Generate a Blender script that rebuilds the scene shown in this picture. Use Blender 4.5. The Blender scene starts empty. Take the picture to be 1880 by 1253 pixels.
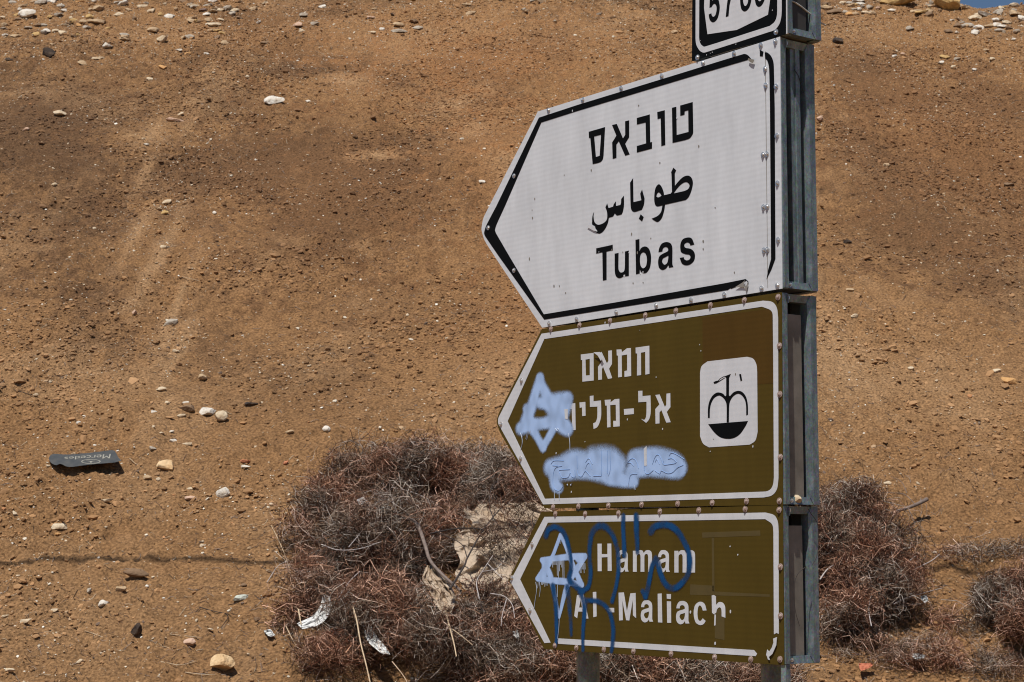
import bpy, bmesh, math, random
import numpy as np
from mathutils import Vector, Matrix
from mathutils.geometry import tessellate_polygon

rad = math.radians
scene = bpy.context.scene
C = scene.collection
RS = np.random.RandomState

# ------------------------------------------------------------------ camera
CAM_Z = 1.6
PITCH = math.atan(389 / 3400)
F = 3400.0                                   # focal length in units of the 1880 px wide photograph
cam_d = bpy.data.cameras.new('camera')
cam_d.lens = 36 * F / 1880
cam_d.sensor_width = 36
cam_d.clip_end = 3000
cam_d.dof.use_dof = True
cam_d.dof.focus_distance = 8.7
cam_d.dof.aperture_fstop = 11.0
cam = bpy.data.objects.new('camera', cam_d)
C.objects.link(cam)
cam.location = (0, 0, CAM_Z)
cam.rotation_euler = (rad(90) + PITCH, 0, 0)
scene.camera = cam

# ------------------------------------------------------------------ light
SUN = Vector((-0.21, -0.34, 0.92)).normalized()       # towards the sun: high, behind the camera, a little left
elev = math.asin(SUN.z)
azim = math.atan2(SUN.x, SUN.y)
world = bpy.data.worlds.new('World')
scene.world = world
world.use_nodes = True
wn = world.node_tree
sky = wn.nodes.new('ShaderNodeTexSky')
sky.sky_type = 'NISHITA'
sky.sun_disc = False
sky.sun_elevation = elev
sky.sun_rotation = azim
sky.air_density = 1.0
sky.dust_density = 0.1
sky.ozone_density = 4.5
bg = wn.nodes['Background']
wn.links.new(sky.outputs[0], bg.inputs[0])
bg.inputs[1].default_value = 0.058
sun_d = bpy.data.lights.new('sun', 'SUN')
sun_d.energy = 4.7
sun_d.angle = rad(0.53)
sun_d.color = (1.0, 0.95, 0.87)
sun = bpy.data.objects.new('sun', sun_d)
C.objects.link(sun)
sun.rotation_euler = (-SUN).to_track_quat('-Z', 'Y').to_euler()
scene.view_settings.view_transform = 'Standard'
scene.view_settings.look = 'None'
scene.view_settings.gamma = 1
scene.view_settings.exposure = 0.0
scene.cycles.filter_width = 1.1
scene.cycles.max_bounces = 6
scene.cycles.diffuse_bounces = 2
scene.cycles.transparent_max_bounces = 8

# ------------------------------------------------------------------ helpers
def ray(px, py):
    cx, up = (px - 940) / F, -(py - 626.5) / F
    c, s = math.cos(PITCH), math.sin(PITCH)
    return np.array([cx, c - up * s, s + up * c])

def material(name, col, rough=0.7, metal=0.0, spec=0.4):
    m = bpy.data.materials.new(name)
    m.use_nodes = True
    b = m.node_tree.nodes['Principled BSDF']
    b.inputs['Base Color'].default_value = (*col, 1)
    b.inputs['Roughness'].default_value = rough
    b.inputs['Metallic'].default_value = metal
    b.inputs['Specular IOR Level'].default_value = spec
    return m

def N(m, kind, **kw):
    n = m.node_tree.nodes.new(kind)
    for k, v in kw.items():
        setattr(n, k, v)
    return n

def mottle(m, c1, c2, scale, detail=6, bump=0.0, bscale=None, dist=0.01, coords='Object', lo=0.35, hi=0.65):
    """noise-mixed colour and optional bump"""
    t = m.node_tree
    b = t.nodes['Principled BSDF']
    tc = N(m, 'ShaderNodeTexCoord')
    no = N(m, 'ShaderNodeTexNoise')
    no.inputs['Scale'].default_value = scale
    no.inputs['Detail'].default_value = detail
    no.inputs['Roughness'].default_value = 0.65
    t.links.new(tc.outputs[coords], no.inputs['Vector'])
    r = N(m, 'ShaderNodeValToRGB')
    r.color_ramp.elements[0].position = lo
    r.color_ramp.elements[1].position = hi
    r.color_ramp.elements[0].color = (*c1, 1)
    r.color_ramp.elements[1].color = (*c2, 1)
    t.links.new(no.outputs[0], r.inputs[0])
    t.links.new(r.outputs[0], b.inputs['Base Color'])
    if bump:
        n2 = N(m, 'ShaderNodeTexNoise')
        n2.inputs['Scale'].default_value = bscale or scale * 3
        n2.inputs['Detail'].default_value = 5
        t.links.new(tc.outputs[coords], n2.inputs['Vector'])
        bp = N(m, 'ShaderNodeBump')
        bp.inputs['Strength'].default_value = bump
        bp.inputs['Distance'].default_value = dist
        t.links.new(n2.outputs[0], bp.inputs['Height'])
        t.links.new(bp.outputs[0], b.inputs['Normal'])
    return m

def attr_material(name, rough=0.85, vary=0.25, scale=60, bump=0.3):
    """colour from the vertex attribute 'col', broken up by noise"""
    m = material(name, (0.5, 0.5, 0.5), rough)
    t = m.node_tree
    b = t.nodes['Principled BSDF']
    b.inputs['Specular IOR Level'].default_value = 0.25
    a = N(m, 'ShaderNodeAttribute', attribute_name='col')
    tc = N(m, 'ShaderNodeTexCoord')
    no = N(m, 'ShaderNodeTexNoise')
    no.inputs['Scale'].default_value = scale
    no.inputs['Detail'].default_value = 4
    t.links.new(tc.outputs['Object'], no.inputs['Vector'])
    mr = N(m, 'ShaderNodeMapRange')
    mr.inputs[1].default_value = 0.3
    mr.inputs[2].default_value = 0.7
    mr.inputs[3].default_value = 1 - vary
    mr.inputs[4].default_value = 1 + vary
    t.links.new(no.outputs[0], mr.inputs[0])
    vm = N(m, 'ShaderNodeVectorMath', operation='SCALE')
    t.links.new(a.outputs['Color'], vm.inputs[0])
    t.links.new(mr.outputs[0], vm.inputs['Scale'])
    t.links.new(vm.outputs[0], b.inputs['Base Color'])
    if bump:
        bp = N(m, 'ShaderNodeBump')
        bp.inputs['Strength'].default_value = bump
        bp.inputs['Distance'].default_value = 0.006
        t.links.new(no.outputs[0], bp.inputs['Height'])
        t.links.new(bp.outputs[0], b.inputs['Normal'])
    return m

def add(name, me, parent=None, mat=None):
    if mat is not None:
        me.materials.clear()
        me.materials.append(mat)
    o = bpy.data.objects.new(name, me)
    C.objects.link(o)
    o.parent = parent
    return o

def tag(o, label=None, cat=None, group=None, kind=None):
    for k, v in (('label', label), ('category', cat), ('group', group), ('kind', kind)):
        if v:
            o[k] = v
    return o

def empty(name, loc, rz=0):
    o = bpy.data.objects.new(name, None)
    C.objects.link(o)
    o.location = loc
    o.rotation_euler = (0, 0, rz)
    o.empty_display_size = 0.1
    return o

def np_mesh(name, V, Fc, col=None, smooth=False):
    """V (n,3); Fc (m,3) or (m,4); col (n,3) vertex colours"""
    me = bpy.data.meshes.new(name)
    V = np.asarray(V, np.float32)
    Fc = np.asarray(Fc, np.int32)
    k = Fc.shape[1]
    me.vertices.add(len(V))
    me.vertices.foreach_set('co', V.ravel())
    me.loops.add(Fc.size)
    me.loops.foreach_set('vertex_index', Fc.ravel())
    me.polygons.add(len(Fc))
    me.polygons.foreach_set('loop_start', np.arange(0, Fc.size, k, dtype=np.int32))
    me.polygons.foreach_set('loop_total', np.full(len(Fc), k, np.int32))
    me.polygons.foreach_set('use_smooth', np.full(len(Fc), smooth, bool))
    me.update(calc_edges=True)
    if col is not None:
        a = me.color_attributes.new('col', 'FLOAT_COLOR', 'POINT')
        c4 = np.ones((len(V), 4), np.float32)
        c4[:, :3] = col
        a.data.foreach_set('color', c4.ravel())
    return me

def simple_mesh(name, verts, faces):
    me = bpy.data.meshes.new(name)
    me.from_pydata([tuple(v) for v in verts], [], faces)
    bm = bmesh.new()
    bm.from_mesh(me)
    bmesh.ops.recalc_face_normals(bm, faces=bm.faces)
    bm.to_mesh(me)
    bm.free()
    me.update()
    return me

def box_mesh(name, boxes):
    """boxes: (x0,x1,y0,y1,z0,z1)"""
    vs, fs = [], []
    for x0, x1, y0, y1, z0, z1 in boxes:
        b = len(vs)
        vs += [(x, y, z) for x in (x0, x1) for y in (y0, y1) for z in (z0, z1)]
        fs += [tuple(b + i for i in q) for q in ((0, 1, 3, 2), (4, 6, 7, 5), (0, 4, 5, 1), (2, 3, 7, 6), (0, 2, 6, 4), (1, 5, 7, 3))]
    return simple_mesh(name, vs, fs)

def tubes(P, R, sides=3):
    """P (n,k,3) paths, R (n,k) radii -> verts, faces of tapered tubes"""
    n, k, _ = P.shape
    T = np.gradient(P, axis=1)
    T /= np.linalg.norm(T, axis=2, keepdims=True) + 1e-9
    ref = np.where(np.abs(T[..., 2:3]) > 0.9, np.array([1.0, 0, 0]), np.array([0, 0, 1.0]))
    A = np.cross(T, ref)
    A /= np.linalg.norm(A, axis=2, keepdims=True) + 1e-9
    B = np.cross(T, A)
    V = np.empty((n, k, sides, 3))
    for s in range(sides):
        a = 2 * math.pi * s / sides
        V[:, :, s] = P + R[..., None] * (math.cos(a) * A + math.sin(a) * B)
    i = np.arange(n)[:, None, None] * k * sides
    j = np.arange(k - 1)[None, :, None] * sides
    s0 = np.arange(sides)[None, None, :]
    s1 = (s0 + 1) % sides
    Fc = np.stack(np.broadcast_arrays(i + j + s0, i + j + s1, i + j + sides + s1, i + j + sides + s0), axis=-1)
    return V.reshape(-1, 3), Fc.reshape(-1, 4)

def tube_mesh(name, path, r0, r1=None, sides=8, smooth=True):
    P = np.array(path, float)[None]
    k = P.shape[1]
    r1 = r0 if r1 is None else r1
    V, Fc = tubes(P, np.linspace(r0, r1, k)[None], sides)
    return np_mesh(name, V, Fc, smooth=smooth)

def spline(pts, n=8):
    """Catmull-Rom through points"""
    p = np.array(pts, float)
    p = np.vstack([2 * p[0] - p[1], p, 2 * p[-1] - p[-2]])
    out = []
    for i in range(1, len(p) - 2):
        for t in np.linspace(0, 1, n, endpoint=False):
            out.append(0.5 * (2 * p[i] + (p[i + 1] - p[i - 1]) * t + (2 * p[i - 1] - 5 * p[i] + 4 * p[i + 1] - p[i + 2]) * t * t
                              + (3 * p[i] - p[i - 1] - 3 * p[i + 1] + p[i + 2]) * t ** 3))
    out.append(p[-2])
    return np.array(out)

# numpy gradient noise, repeatable
def _hash(ix, iy, seed):
    h = (ix.astype(np.int64) * 374761393 + iy.astype(np.int64) * 668265263 + seed * 1442695041) & 0xffffffff
    h = ((h ^ (h >> 13)) * 1274126177) & 0xffffffff
    return (h ^ (h >> 16)) & 0xffffffff

def noise2(x, y, seed=0):
    x = np.asarray(x, float)
    y = np.asarray(y, float)
    ix, iy = np.floor(x), np.floor(y)
    fx, fy = x - ix, y - iy
    u, v = fx * fx * fx * (fx * (fx * 6 - 15) + 10), fy * fy * fy * (fy * (fy * 6 - 15) + 10)
    def g(dx, dy):
        a = _hash(ix + dx, iy + dy, seed) * (2 * math.pi / 4294967296.0)
        return np.cos(a) * (fx - dx) + np.sin(a) * (fy - dy)
    return ((g(0, 0) * (1 - u) + g(1, 0) * u) * (1 - v) + (g(0, 1) * (1 - u) + g(1, 1) * u) * v) * 1.5

def sstep(a, b, x):
    t = np.clip((x - a) / (b - a), 0, 1)
    return t * t * (3 - 2 * t)

# ------------------------------------------------------------------ the hillside
def height(x, y, fine=True):
    x = np.asarray(x, float)
    y = np.asarray(y, float)
    t = y - 11.0
    rise = np.where(t > 0.8, t - 0.4, np.where(t > 0, t * t / 1.6 * 0.8 / 0.8 * 0.8, 0) * 0.625 / 0.5)
    rise = np.where(t > 0.8, 0.577 * (t - 0.4) + 0.577 * 0.0, 0.577 * np.clip(t, 0, None) ** 2 / 1.6)
    yc = 30.6 - 1.0 * sstep(6.8, 7.7, x + 0.25 * noise2(x * 1.5, x * 0 + 3.3, 5))
    ov = y - yc
    crest = 0.577 * (yc - 11.4)
    z = np.where(ov > 0, crest + 0.577 * 0.9 * (1 - np.exp(-np.clip(ov, 0, 50) / 0.9)) * np.exp(-np.clip(ov, 0, 60) / 3.0), rise)
    s = sstep(11.0, 12.2, y)
    z = z + s * 0.16 * noise2(x / 4.2, y / 4.2, 1) + s * 0.07 * noise2(x / 1.5, y / 1.9, 2)
    # worn runnels going down the slope
    r1 = x + 3.9 + 0.35 * np.sin(y * 0.9) + 0.12 * noise2(x, y * 2, 8)
    z = z - s * 0.05 * np.exp(-(r1 / 0.14) ** 2) * sstep(14, 16, y) * (0.6 + noise2(x / 0.5, y / 0.5, 88))
    r2 = (x - 4.2) + 0.55 * (y - 20) * 0.9 + 0.2 * noise2(x, y, 9)
    z = z - 0.07 * np.exp(-(r2 / 0.25) ** 2) * sstep(15, 18, y) * (1 - sstep(24, 26, y)) + 0.10 * np.exp(-((r2 - 0.9) / 0.8) ** 2) * sstep(15, 18, y)
    if fine:
        rough = 0.55 + 0.9 * sstep(-0.3, 0.4, noise2(x / 2.3, y / 2.3, 3))
        z = z + 0.026 * noise2(x / 0.42, y / 0.5, 4) * rough
        z = z + 0.020 * noise2(x / 0.17, y / 0.2, 6) * rough
        z = z + 0.034 * sstep(0.10, 0.20, noise2(x / 0.24, y / 0.19, 16)) * rough * np.clip(0.35 + noise2(x / 1.1, y / 1.1, 17), 0, 1)
        z = z + 0.020 * sstep(0.05, 0.16, noise2(x / 0.13, y / 0.10, 19)) * rough * np.clip(0.3 + noise2(x / 0.8, y / 0.8, 20), 0, 1)
        z = z + 0.011 * noise2(x / 0.11, y / 0.10, 18) * rough
        z = z - 0.026 * np.clip(noise2(x / 0.075, y / 0.085, 7) * rough, -0.3, 1)
    return z

def ground(px, py, fine=True):
    """where the line of sight through a photo pixel meets the hillside"""
    d = ray(px, py)
    d = d / d[1]
    lo, hi = 10.0, 34.0
    ts = np.linspace(lo, hi, 600)
    z = CAM_Z + d[2] * ts
    h = height(d[0] * ts, ts, False)
    k = np.argmax(h > z)
    if k == 0:
        k = 599
    t = ts[k]
    for _ in range(6):
        hz = float(height(d[0] * t, t, fine))
        t += (CAM_Z + d[2] * t - hz) / (0.577 - d[2]) * 0.8
    x, y = d[0] * t, t
    return np.array([x, y, float(height(x, y, fine))])

def grid_axis(lo, hi, step, far_lo, far_hi):
    a = list(np.arange(lo, hi, step))
    out, s, v = [], step, hi
    while v < far_hi:
        out.append(v)
        s *= 1.35
        v += s
    out.append(far_hi)
    pre, s, v = [], step, lo
    while True:
        s *= 1.35
        v -= s
        if v <= far_lo:
            pre.append(far_lo)
            break
        pre.append(v)
    return np.array(pre[::-1] + a + out)

gx = grid_axis(-8.6, 8.8, 0.03, -900, 900)
gy = grid_axis(11.2, 31.2, 0.032, -60, 1200)
X, Y = np.meshgrid(gx, gy)
Z = height(X, Y)
nx, ny = len(gx), len(gy)
V = np.stack([X, Y, Z], -1).reshape(-1, 3)
ii = (np.arange(ny - 1)[:, None] * nx + np.arange(nx - 1)[None]).ravel()
Fc = np.stack([ii, ii + 1, ii + nx + 1, ii + nx], 1)

# soil colour: paler disturbed soil and darker crusted patches, each an ellipse lying on the slope, centre and radii taken from image pixels
TAN = np.array([0.405, 0.222, 0.100])
DARK = np.array([0.165, 0.092, 0.048])
PALE = np.array([0.520, 0.325, 0.175])
RED = np.array([0.365, 0.180, 0.076])
def soil(Xa, Ya):
    n1 = noise2(Xa / 2.6, Ya / 2.6, 21) + 0.5 * noise2(Xa / 0.9, Ya / 1.1, 22) + 0.3 * noise2(Xa / 0.3, Ya / 0.35, 23)
    n1 = n1 + 0.5 * noise2(Xa / 0.12, Ya / 0.14, 28) + 0.5 * noise2(Xa / 0.06, Ya / 0.07, 29)
    dark = 0.12 + 0.22 * sstep(-0.1, 0.5, noise2(Xa / 0.11, Ya / 0.12, 38) + 0.7 * noise2(Xa / 0.05, Ya / 0.06, 39)) + 0.55 * sstep(-0.15, 0.7, n1) * sstep(15.5, 18, Ya)
    pale = 0.25 * sstep(0.15, 0.7, noise2(Xa / 1.2, Ya / 1.6, 24) + 0.4 * noise2(Xa / 0.25, Ya / 0.3, 25))
    wob2 = 1 + 1.0 * noise2(Xa / 0.45, Ya / 0.5, 46) + 0.9 * noise2(Xa / 0.16, Ya / 0.18, 47) + 0.7 * noise2(Xa / 0.06, Ya / 0.07, 48)
    wob = 1 + 0.55 * noise2(Xa / 0.5, Ya / 0.6, 26) + 0.3 * noise2(Xa / 0.15, Ya / 0.2, 27)
    def blob(cx, cy, rx, ry):
        c = ground(cx, cy, False)
        ex = abs(ground(cx + rx, cy, False)[0] - c[0])
        ey = abs(ground(cx, cy - ry, False)[1] - c[1])
        q = ((Xa - c[0]) / ex) ** 2 + ((Ya - c[1]) / ey) ** 2
        return np.exp(-q * np.clip(wob2, 0.25, 4))
    for cx, cy, rx, ry, k in ((560, 125, 120, 18, .7), (650, 112, 60, 8, .6), (740, 150, 40, 16, .6), (820, 200, 36, 20, .4), (848, 126, 20, 10, 1.2), (900, 165, 70, 26, .7),
                              (90, 200, 210, 70, .75), (70, 310, 160, 50, .5), (420, 190, 90, 40, .5), (480, 290, 110, 60, .55), (620, 290, 190, 80, .6), (700, 380, 160, 60, .45),
                              (1590, 125, 90, 40, .75), (1700, 190, 120, 40, .7), (1800, 300, 130, 90, .75), (1640, 330, 110, 60, .6), (1700, 430, 150, 70, .6),
                              (120, 420, 120, 70, .5), (540, 450, 170, 50, .4), (1830, 520, 110, 60, .5), (380, 330, 50, 60, .4), (180, 560, 120, 50, .25), (700, 560, 160, 50, .25), (1560, 240, 60, 40, .5)):
        dark = dark + k * blob(cx, cy, rx, ry)
    for cx, cy, rx, ry, k in ((638, 147, 36, 11, 1.0), (695, 286, 30, 7, 1.0), (280, 245, 22, 30, .55), (266, 320, 12, 36, .6), (255, 420, 14, 50, .6), (312, 440, 12, 60, .5), (266, 510, 12, 56, .6),
                              (325, 560, 10, 90, .65), (330, 640, 14, 60, .6), (350, 190, 16, 10, .4), (345, 235, 10, 22, .5), (240, 250, 20, 8, .5),
                              (830, 195, 30, 16, .6), (870, 240, 35, 18, .8), (920, 290, 40, 22, .9), (945, 330, 30, 22, .8), (960, 700, 130, 60, .5), (1530, 640, 60, 90, .5), (800, 70, 220, 30, .35), (890, 165, 20, 9, .7),
                              (200, 700, 160, 50, .3), (1700, 700, 200, 70, .35), (150, 1150, 250, 120, .25)):
        pale = pale + k * blob(cx, cy, rx, ry)
        dark = dark * (1 - 0.85 * np.clip(k * blob(cx, cy, rx, ry), 0, 1))
    red = 0.7 * blob(880, 110, 220, 60) + 0.5 * blob(900, 260, 90, 80) + 0.45 * blob(960, 560, 90, 120) + 0.5 * blob(1750, 250, 220, 160) + 0.3 * blob(500, 60, 300, 50) + 0.3 * blob(600, 350, 300, 120)
    dark, pale, red = np.clip(dark, 0, 1)[..., None], np.clip(pale, 0, 1)[..., None], np.clip(red, 0, 1)[..., None]
    c = TAN * (1 - dark) + DARK * dark
    c = c * (1 - pale) + PALE * pale
    return c * (1 - red) + RED * red

col = soil(X.ravel(), Y.ravel())
me = np_mesh('ground', V, Fc, col, smooth=True)
dirt = attr_material('dirt', 0.95, 0.50, 45, 0)
t = dirt.node_tree
b = t.nodes['Principled BSDF']
b.inputs['Specular IOR Level'].default_value = 0.1
tc = N(dirt, 'ShaderNodeTexCoord')
nA = N(dirt, 'ShaderNodeTexNoise')
nA.inputs['Scale'].default_value = 55
nA.inputs['Detail'].default_value = 8
nA.inputs['Roughness'].default_value = 0.75
t.links.new(tc.outputs['Object'], nA.inputs['Vector'])
bp = N(dirt, 'ShaderNodeBump')
bp.inputs['Strength'].default_value = 1.0
bp.inputs['Distance'].default_value = 0.04
t.links.new(nA.outputs[0], bp.inputs['Height'])
t.links.new(bp.outputs[0], b.inputs['Normal'])
add('ground', me, None, dirt)['kind'] = 'structure'

# ------------------------------------------------------------------ gravel, clods and straw nobody could count
def ico():
    bm = bmesh.new()
    bmesh.ops.create_icosphere(bm, subdivisions=1, radius=1)
    v = np.array([p.co[:] for p in bm.verts])
    f = np.array([[q.index for q in p.verts] for p in bm.faces])
    bm.free()
    return v, f
ICO_V, ICO_F = ico()

def scatter_bits(name, n, seed, size, flat, palette, dens, sink=0.35, spread=0.15):
    r = RS(seed)
    x = r.uniform(-8.3, 8.5, n * 4)
    y = 11.8 + (r.uniform(0, 1, n * 4) ** 0.9) * 18.9
    ok = (np.abs(x) < 0.285 * y + 0.5) & (r.uniform(0, 1, n * 4) < dens(x, y))
    x, y = x[ok][:n], y[ok][:n]
    n = len(x)
    s = size[0] * np.exp(r.normal(0, size[1], n))
    s = np.minimum(s, size[2])
    z = height(x, y)
    v = ICO_V[None] * (1 + r.uniform(-0.28, 0.28, (n, len(ICO_V), 1)))
    v = v * (np.stack([r.uniform(0.8, 1.4, n), r.uniform(0.7, 1.1, n), r.uniform(flat[0], flat[1], n)], 1) * s[:, None])[:, None]
    a, tl, t2 = r.uniform(0, 6.283, n), r.normal(0, 0.2, n) + 0.5, r.normal(0, 0.25, n)
    ca, sa = np.cos(a)[:, None], np.sin(a)[:, None]
    v = np.stack([v[..., 0] * ca - v[..., 1] * sa, v[..., 0] * sa + v[..., 1] * ca, v[..., 2]], -1)
    ct, st = np.cos(tl)[:, None], np.sin(tl)[:, None]          # lean with the slope
    v = np.stack([v[..., 0], v[..., 1] * ct - v[..., 2] * st, v[..., 1] * st + v[..., 2] * ct], -1)
    ct, st = np.cos(t2)[:, None], np.sin(t2)[:, None]
    v = np.stack([v[..., 0] * ct + v[..., 2] * st, v[..., 1], -v[..., 0] * st + v[..., 2] * ct], -1)
    v = v + np.stack([x, y, z + s * (flat[0] + flat[1]) * 0.5 * (1 - sink)], 1)[:, None]
    f = ICO_F[None] + (np.arange(n) * len(ICO_V))[:, None, None]
    pal = np.array([p[:3] for p in palette])
    w = np.array([p[3] for p in palette])
    ci = r.choice(len(pal), n, p=w / w.sum())
    cc = pal[ci] * (1 + r.uniform(-spread, spread, (n, 1)))
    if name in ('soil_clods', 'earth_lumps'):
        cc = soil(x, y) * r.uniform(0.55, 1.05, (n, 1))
    c = np.repeat(cc, len(ICO_V), 0)
    return np_mesh(name, v.reshape(-1, 3), f.reshape(-1, 3), c)

bits_mat = attr_material('stone_bits', 0.9, 0.15, 200, 0)
def dens_gravel(x, y):
    d = 0.10 + 0.75 * sstep(0.0, 0.6, noise2(x / 1.1, y / 1.3, 31) + 0.3) * 0.5
    d = d + 0.55 * sstep(24.5, 27.5, y) + 0.25 * (1 - sstep(14, 16.5, y)) * (x < 0)
    r1 = x + 3.9 + 0.35 * np.sin(y * 0.9)
    return np.clip(d + 0.3 * np.exp(-(r1 / 0.5) ** 2), 0, 1)
g = scatter_bits('gravel', 48000, 5, (0.0056, 0.48, 0.024), (0.3, 0.7),
                 [(0.52, 0.42, 0.30, 4), (0.64, 0.57, 0.46, 2.2), (0.40, 0.27, 0.16, 4), (0.78, 0.74, 0.66, .8), (0.16, 0.11, 0.08, 1.2), (0.45, 0.22, 0.10, .5)], dens_gravel)
tag(add('gravel', g, None, bits_mat), 'pale and brown gravel strewn over the dirt slope', 'gravel', kind='stuff')
def dens_clod(x, y):
    return np.clip(0.35 + 0.8 * noise2(x / 1.7, y / 1.4, 33), 0.05, 1)
g = scatter_bits('soil_clods', 62000, 6, (0.0085, 0.48, 0.032), (0.4, 0.9), [(0.3, 0.2, 0.1, 1)], dens_clod, sink=0.35)
tag(add('soil_clods', g, None, bits_mat), 'small crumbs and clods of brown soil covering the slope', 'soil', kind='stuff')

g = scatter_bits('earth_lumps', 9000, 12, (0.020, 0.35, 0.05), (0.3, 0.6), [(0.3, 0.2, 0.1, 1)], dens_clod, sink=0.5)  # darker lumps, standing for the small shadow dashes across the slope
tag(add('earth_lumps', g, None, bits_mat), 'lumps of earth on the slope, coloured darker for small shadows', 'soil', kind='stuff')

def litter(name, n, seed, palette, dens, length=(0.02, 0.09), rr=0.0014):
    r = RS(seed)
    x = r.uniform(-8.3, 8.5, n * 4)
    y = 11.8 + r.uniform(0, 1, n * 4) * 18
    ok = (np.abs(x) < 0.285 * y + 0.5) & (r.uniform(0, 1, n * 4) < dens(x, y))
    x, y = x[ok][:n], y[ok][:n]
    n = len(x)
    L = r.uniform(length[0], length[1], n)
    a = r.normal(0, 0.7, n)
    k = 4
    P = np.zeros((n, k, 3))
    bend = r.normal(0, 0.35, n)
    px, py = x.copy(), y.copy()
    for i in range(k):
        P[:, i, 0], P[:, i, 1] = px, py
        P[:, i, 2] = height(px, py) + 0.004 + r.uniform(0, 0.008, n)
        px = px + np.cos(a) * L / (k - 1)
        py = py + np.sin(a) * L / (k - 1)
        a = a + bend
    R = np.full((n, k), rr) * r.uniform(0.7, 1.8, (n, 1))
    V, Fc = tubes(P, R)
    pal = np.array([p[:3] for p in palette])
    w = np.array([p[3] for p in palette])
    c = np.repeat(pal[r.choice(len(pal), n, p=w / w.sum())], k * 3, 0)
    return np_mesh(name, V, Fc, c)

twig_mat = attr_material('dry_twig', 0.85, 0.2, 40, 0)
def dens_lit(x, y):
    d = 0.12 + 0.5 * np.clip(noise2(x / 0.8, y / 0.9, 41), 0, 1)
    return np.clip(d + 0.8 * np.exp(-((x + 0.5) / 2.8) ** 2 - ((y - 13.2) / 1.6) ** 2) + 0.9 * np.exp(-((x - 3.0) / 1.4) ** 2 - ((y - 13.0) / 1.4) ** 2), 0, 1)
g = litter('twig_litter', 17000, 8, [(0.09, 0.06, 0.045, 5), (0.16, 0.10, 0.07, 3), (0.42, 0.34, 0.24, 1.3), (0.25, 0.20, 0.17, 2)], dens_lit)
tag(add('twig_litter', g, None, twig_mat), 'short dark twigs and straw littering the dirt', 'litter', kind='stuff')

# ------------------------------------------------------------------ stones, each one a thing
_rock_mats = {}
def rock_mat(key, c1, c2):
    if key not in _rock_mats:
        m = material('rock_' + key, c1, 0.9, spec=0.2)
        mottle(m, c1, tuple(0.75 * a + 0.25 * b for a, b in zip(c2, (0.30, 0.18, 0.09))), 9, 9, 0.8, 38, 0.016, lo=0.36, hi=0.66)
        _rock_mats[key] = m
    return _rock_mats[key]
PAL = {
    'white': ((0.74, 0.71, 0.65), (0.50, 0.43, 0.34)), 'cream': ((0.66, 0.56, 0.41), (0.44, 0.32, 0.20)),
    'tan': ((0.50, 0.37, 0.23), (0.34, 0.23, 0.14)), 'brown': ((0.24, 0.155, 0.095), (0.15, 0.10, 0.065)),
    'grey': ((0.44, 0.40, 0.34), (0.27, 0.22, 0.17)), 'orange': ((0.62, 0.36, 0.15), (0.45, 0.23, 0.09)),
    'ochre': ((0.56, 0.38, 0.16), (0.30, 0.18, 0.07)), 'pink': ((0.60, 0.42, 0.32), (0.45, 0.29, 0.20)),
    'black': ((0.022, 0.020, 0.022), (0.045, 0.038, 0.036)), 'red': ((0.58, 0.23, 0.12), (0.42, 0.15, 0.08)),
    'green': ((0.55, 0.60, 0.54), (0.42, 0.44, 0.38)), 'purple': ((0.20, 0.14, 0.13), (0.12, 0.08, 0.075)),
    'honey': ((0.74, 0.55, 0.33), (0.56, 0.35, 0.17)),
}
def stone_mesh(seed, sx, sy, sz, sub=3, cuts=13, lo=0.40):
    r = RS(seed)
    bm = bmesh.new()
    bmesh.ops.create_icosphere(bm, subdivisions=sub, radius=1)
    v = np.array([p.co[:] for p in bm.verts])
    for _ in range(cuts):
        n = r.normal(0, 1, 3)
        n /= np.linalg.norm(n)
        off = r.uniform(lo, 0.82)
        d = v @ n
        v = v - n * np.clip(d - off, 0, None)[:, None]
    ns = noise2(v[:, 0] * 2 + seed, v[:, 1] * 2 + v[:, 2] * 1.7, seed % 97) * 0.10 + noise2(v[:, 0] * 6, v[:, 1] * 6 + v[:, 2] * 5, 3 + seed % 89) * 0.035
    v = v * (1 + ns * 0.6)[:, None]
    v[:, :2] *= (1 - 0.38 * sstep(0.1, -0.7, v[:, 2]) if False else 1 - 0.35 * sstep(0.0, 0.7, -v[:, 2]))[:, None]
    v = v / np.abs(v).max(0) * np.array([sx, sy, sz])
    for p, c in zip(bm.verts, v):
        p.co = c
    me = bpy.data.meshes.new('stone')
    bm.to_mesh(me)
    bm.free()
    return me

def place_stone(i, px, py, w, h, colour, label, name='stone', sink=0.25, shape=1.0):
    p = ground(px, py + h * 0.42)
    dist = p[1]
    W = w * dist / F
    H = h * dist / F
    beta = rad(30) - math.atan((1015 - py) / F)
    thick = H * 0.62 * shape
    depth = min(max(H * 0.55 / max(math.sin(beta), 0.15), W * 0.45), W * 1.15)
    sub = 3 if w > 14 else 2
    me = stone_mesh(1000 + i * 17, W * 0.5, depth * 0.5, thick * 0.72, sub)
    o = add(name, me, None, rock_mat(colour, *PAL[colour]))
    r = random.Random(i)
    o.rotation_euler = (rad(26 + r.uniform(-9, 7)), rad(r.uniform(-8, 8)), rad(r.uniform(-14, 14)))
    o.location = (p[0], p[1] + depth * 0.30, p[2] + thick * 0.40 + depth * 0.14)
    tag(o, label, 'boulder' if w > 44 and py < 30 else 'stone', 'stones lying on the slope')
    return o

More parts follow.
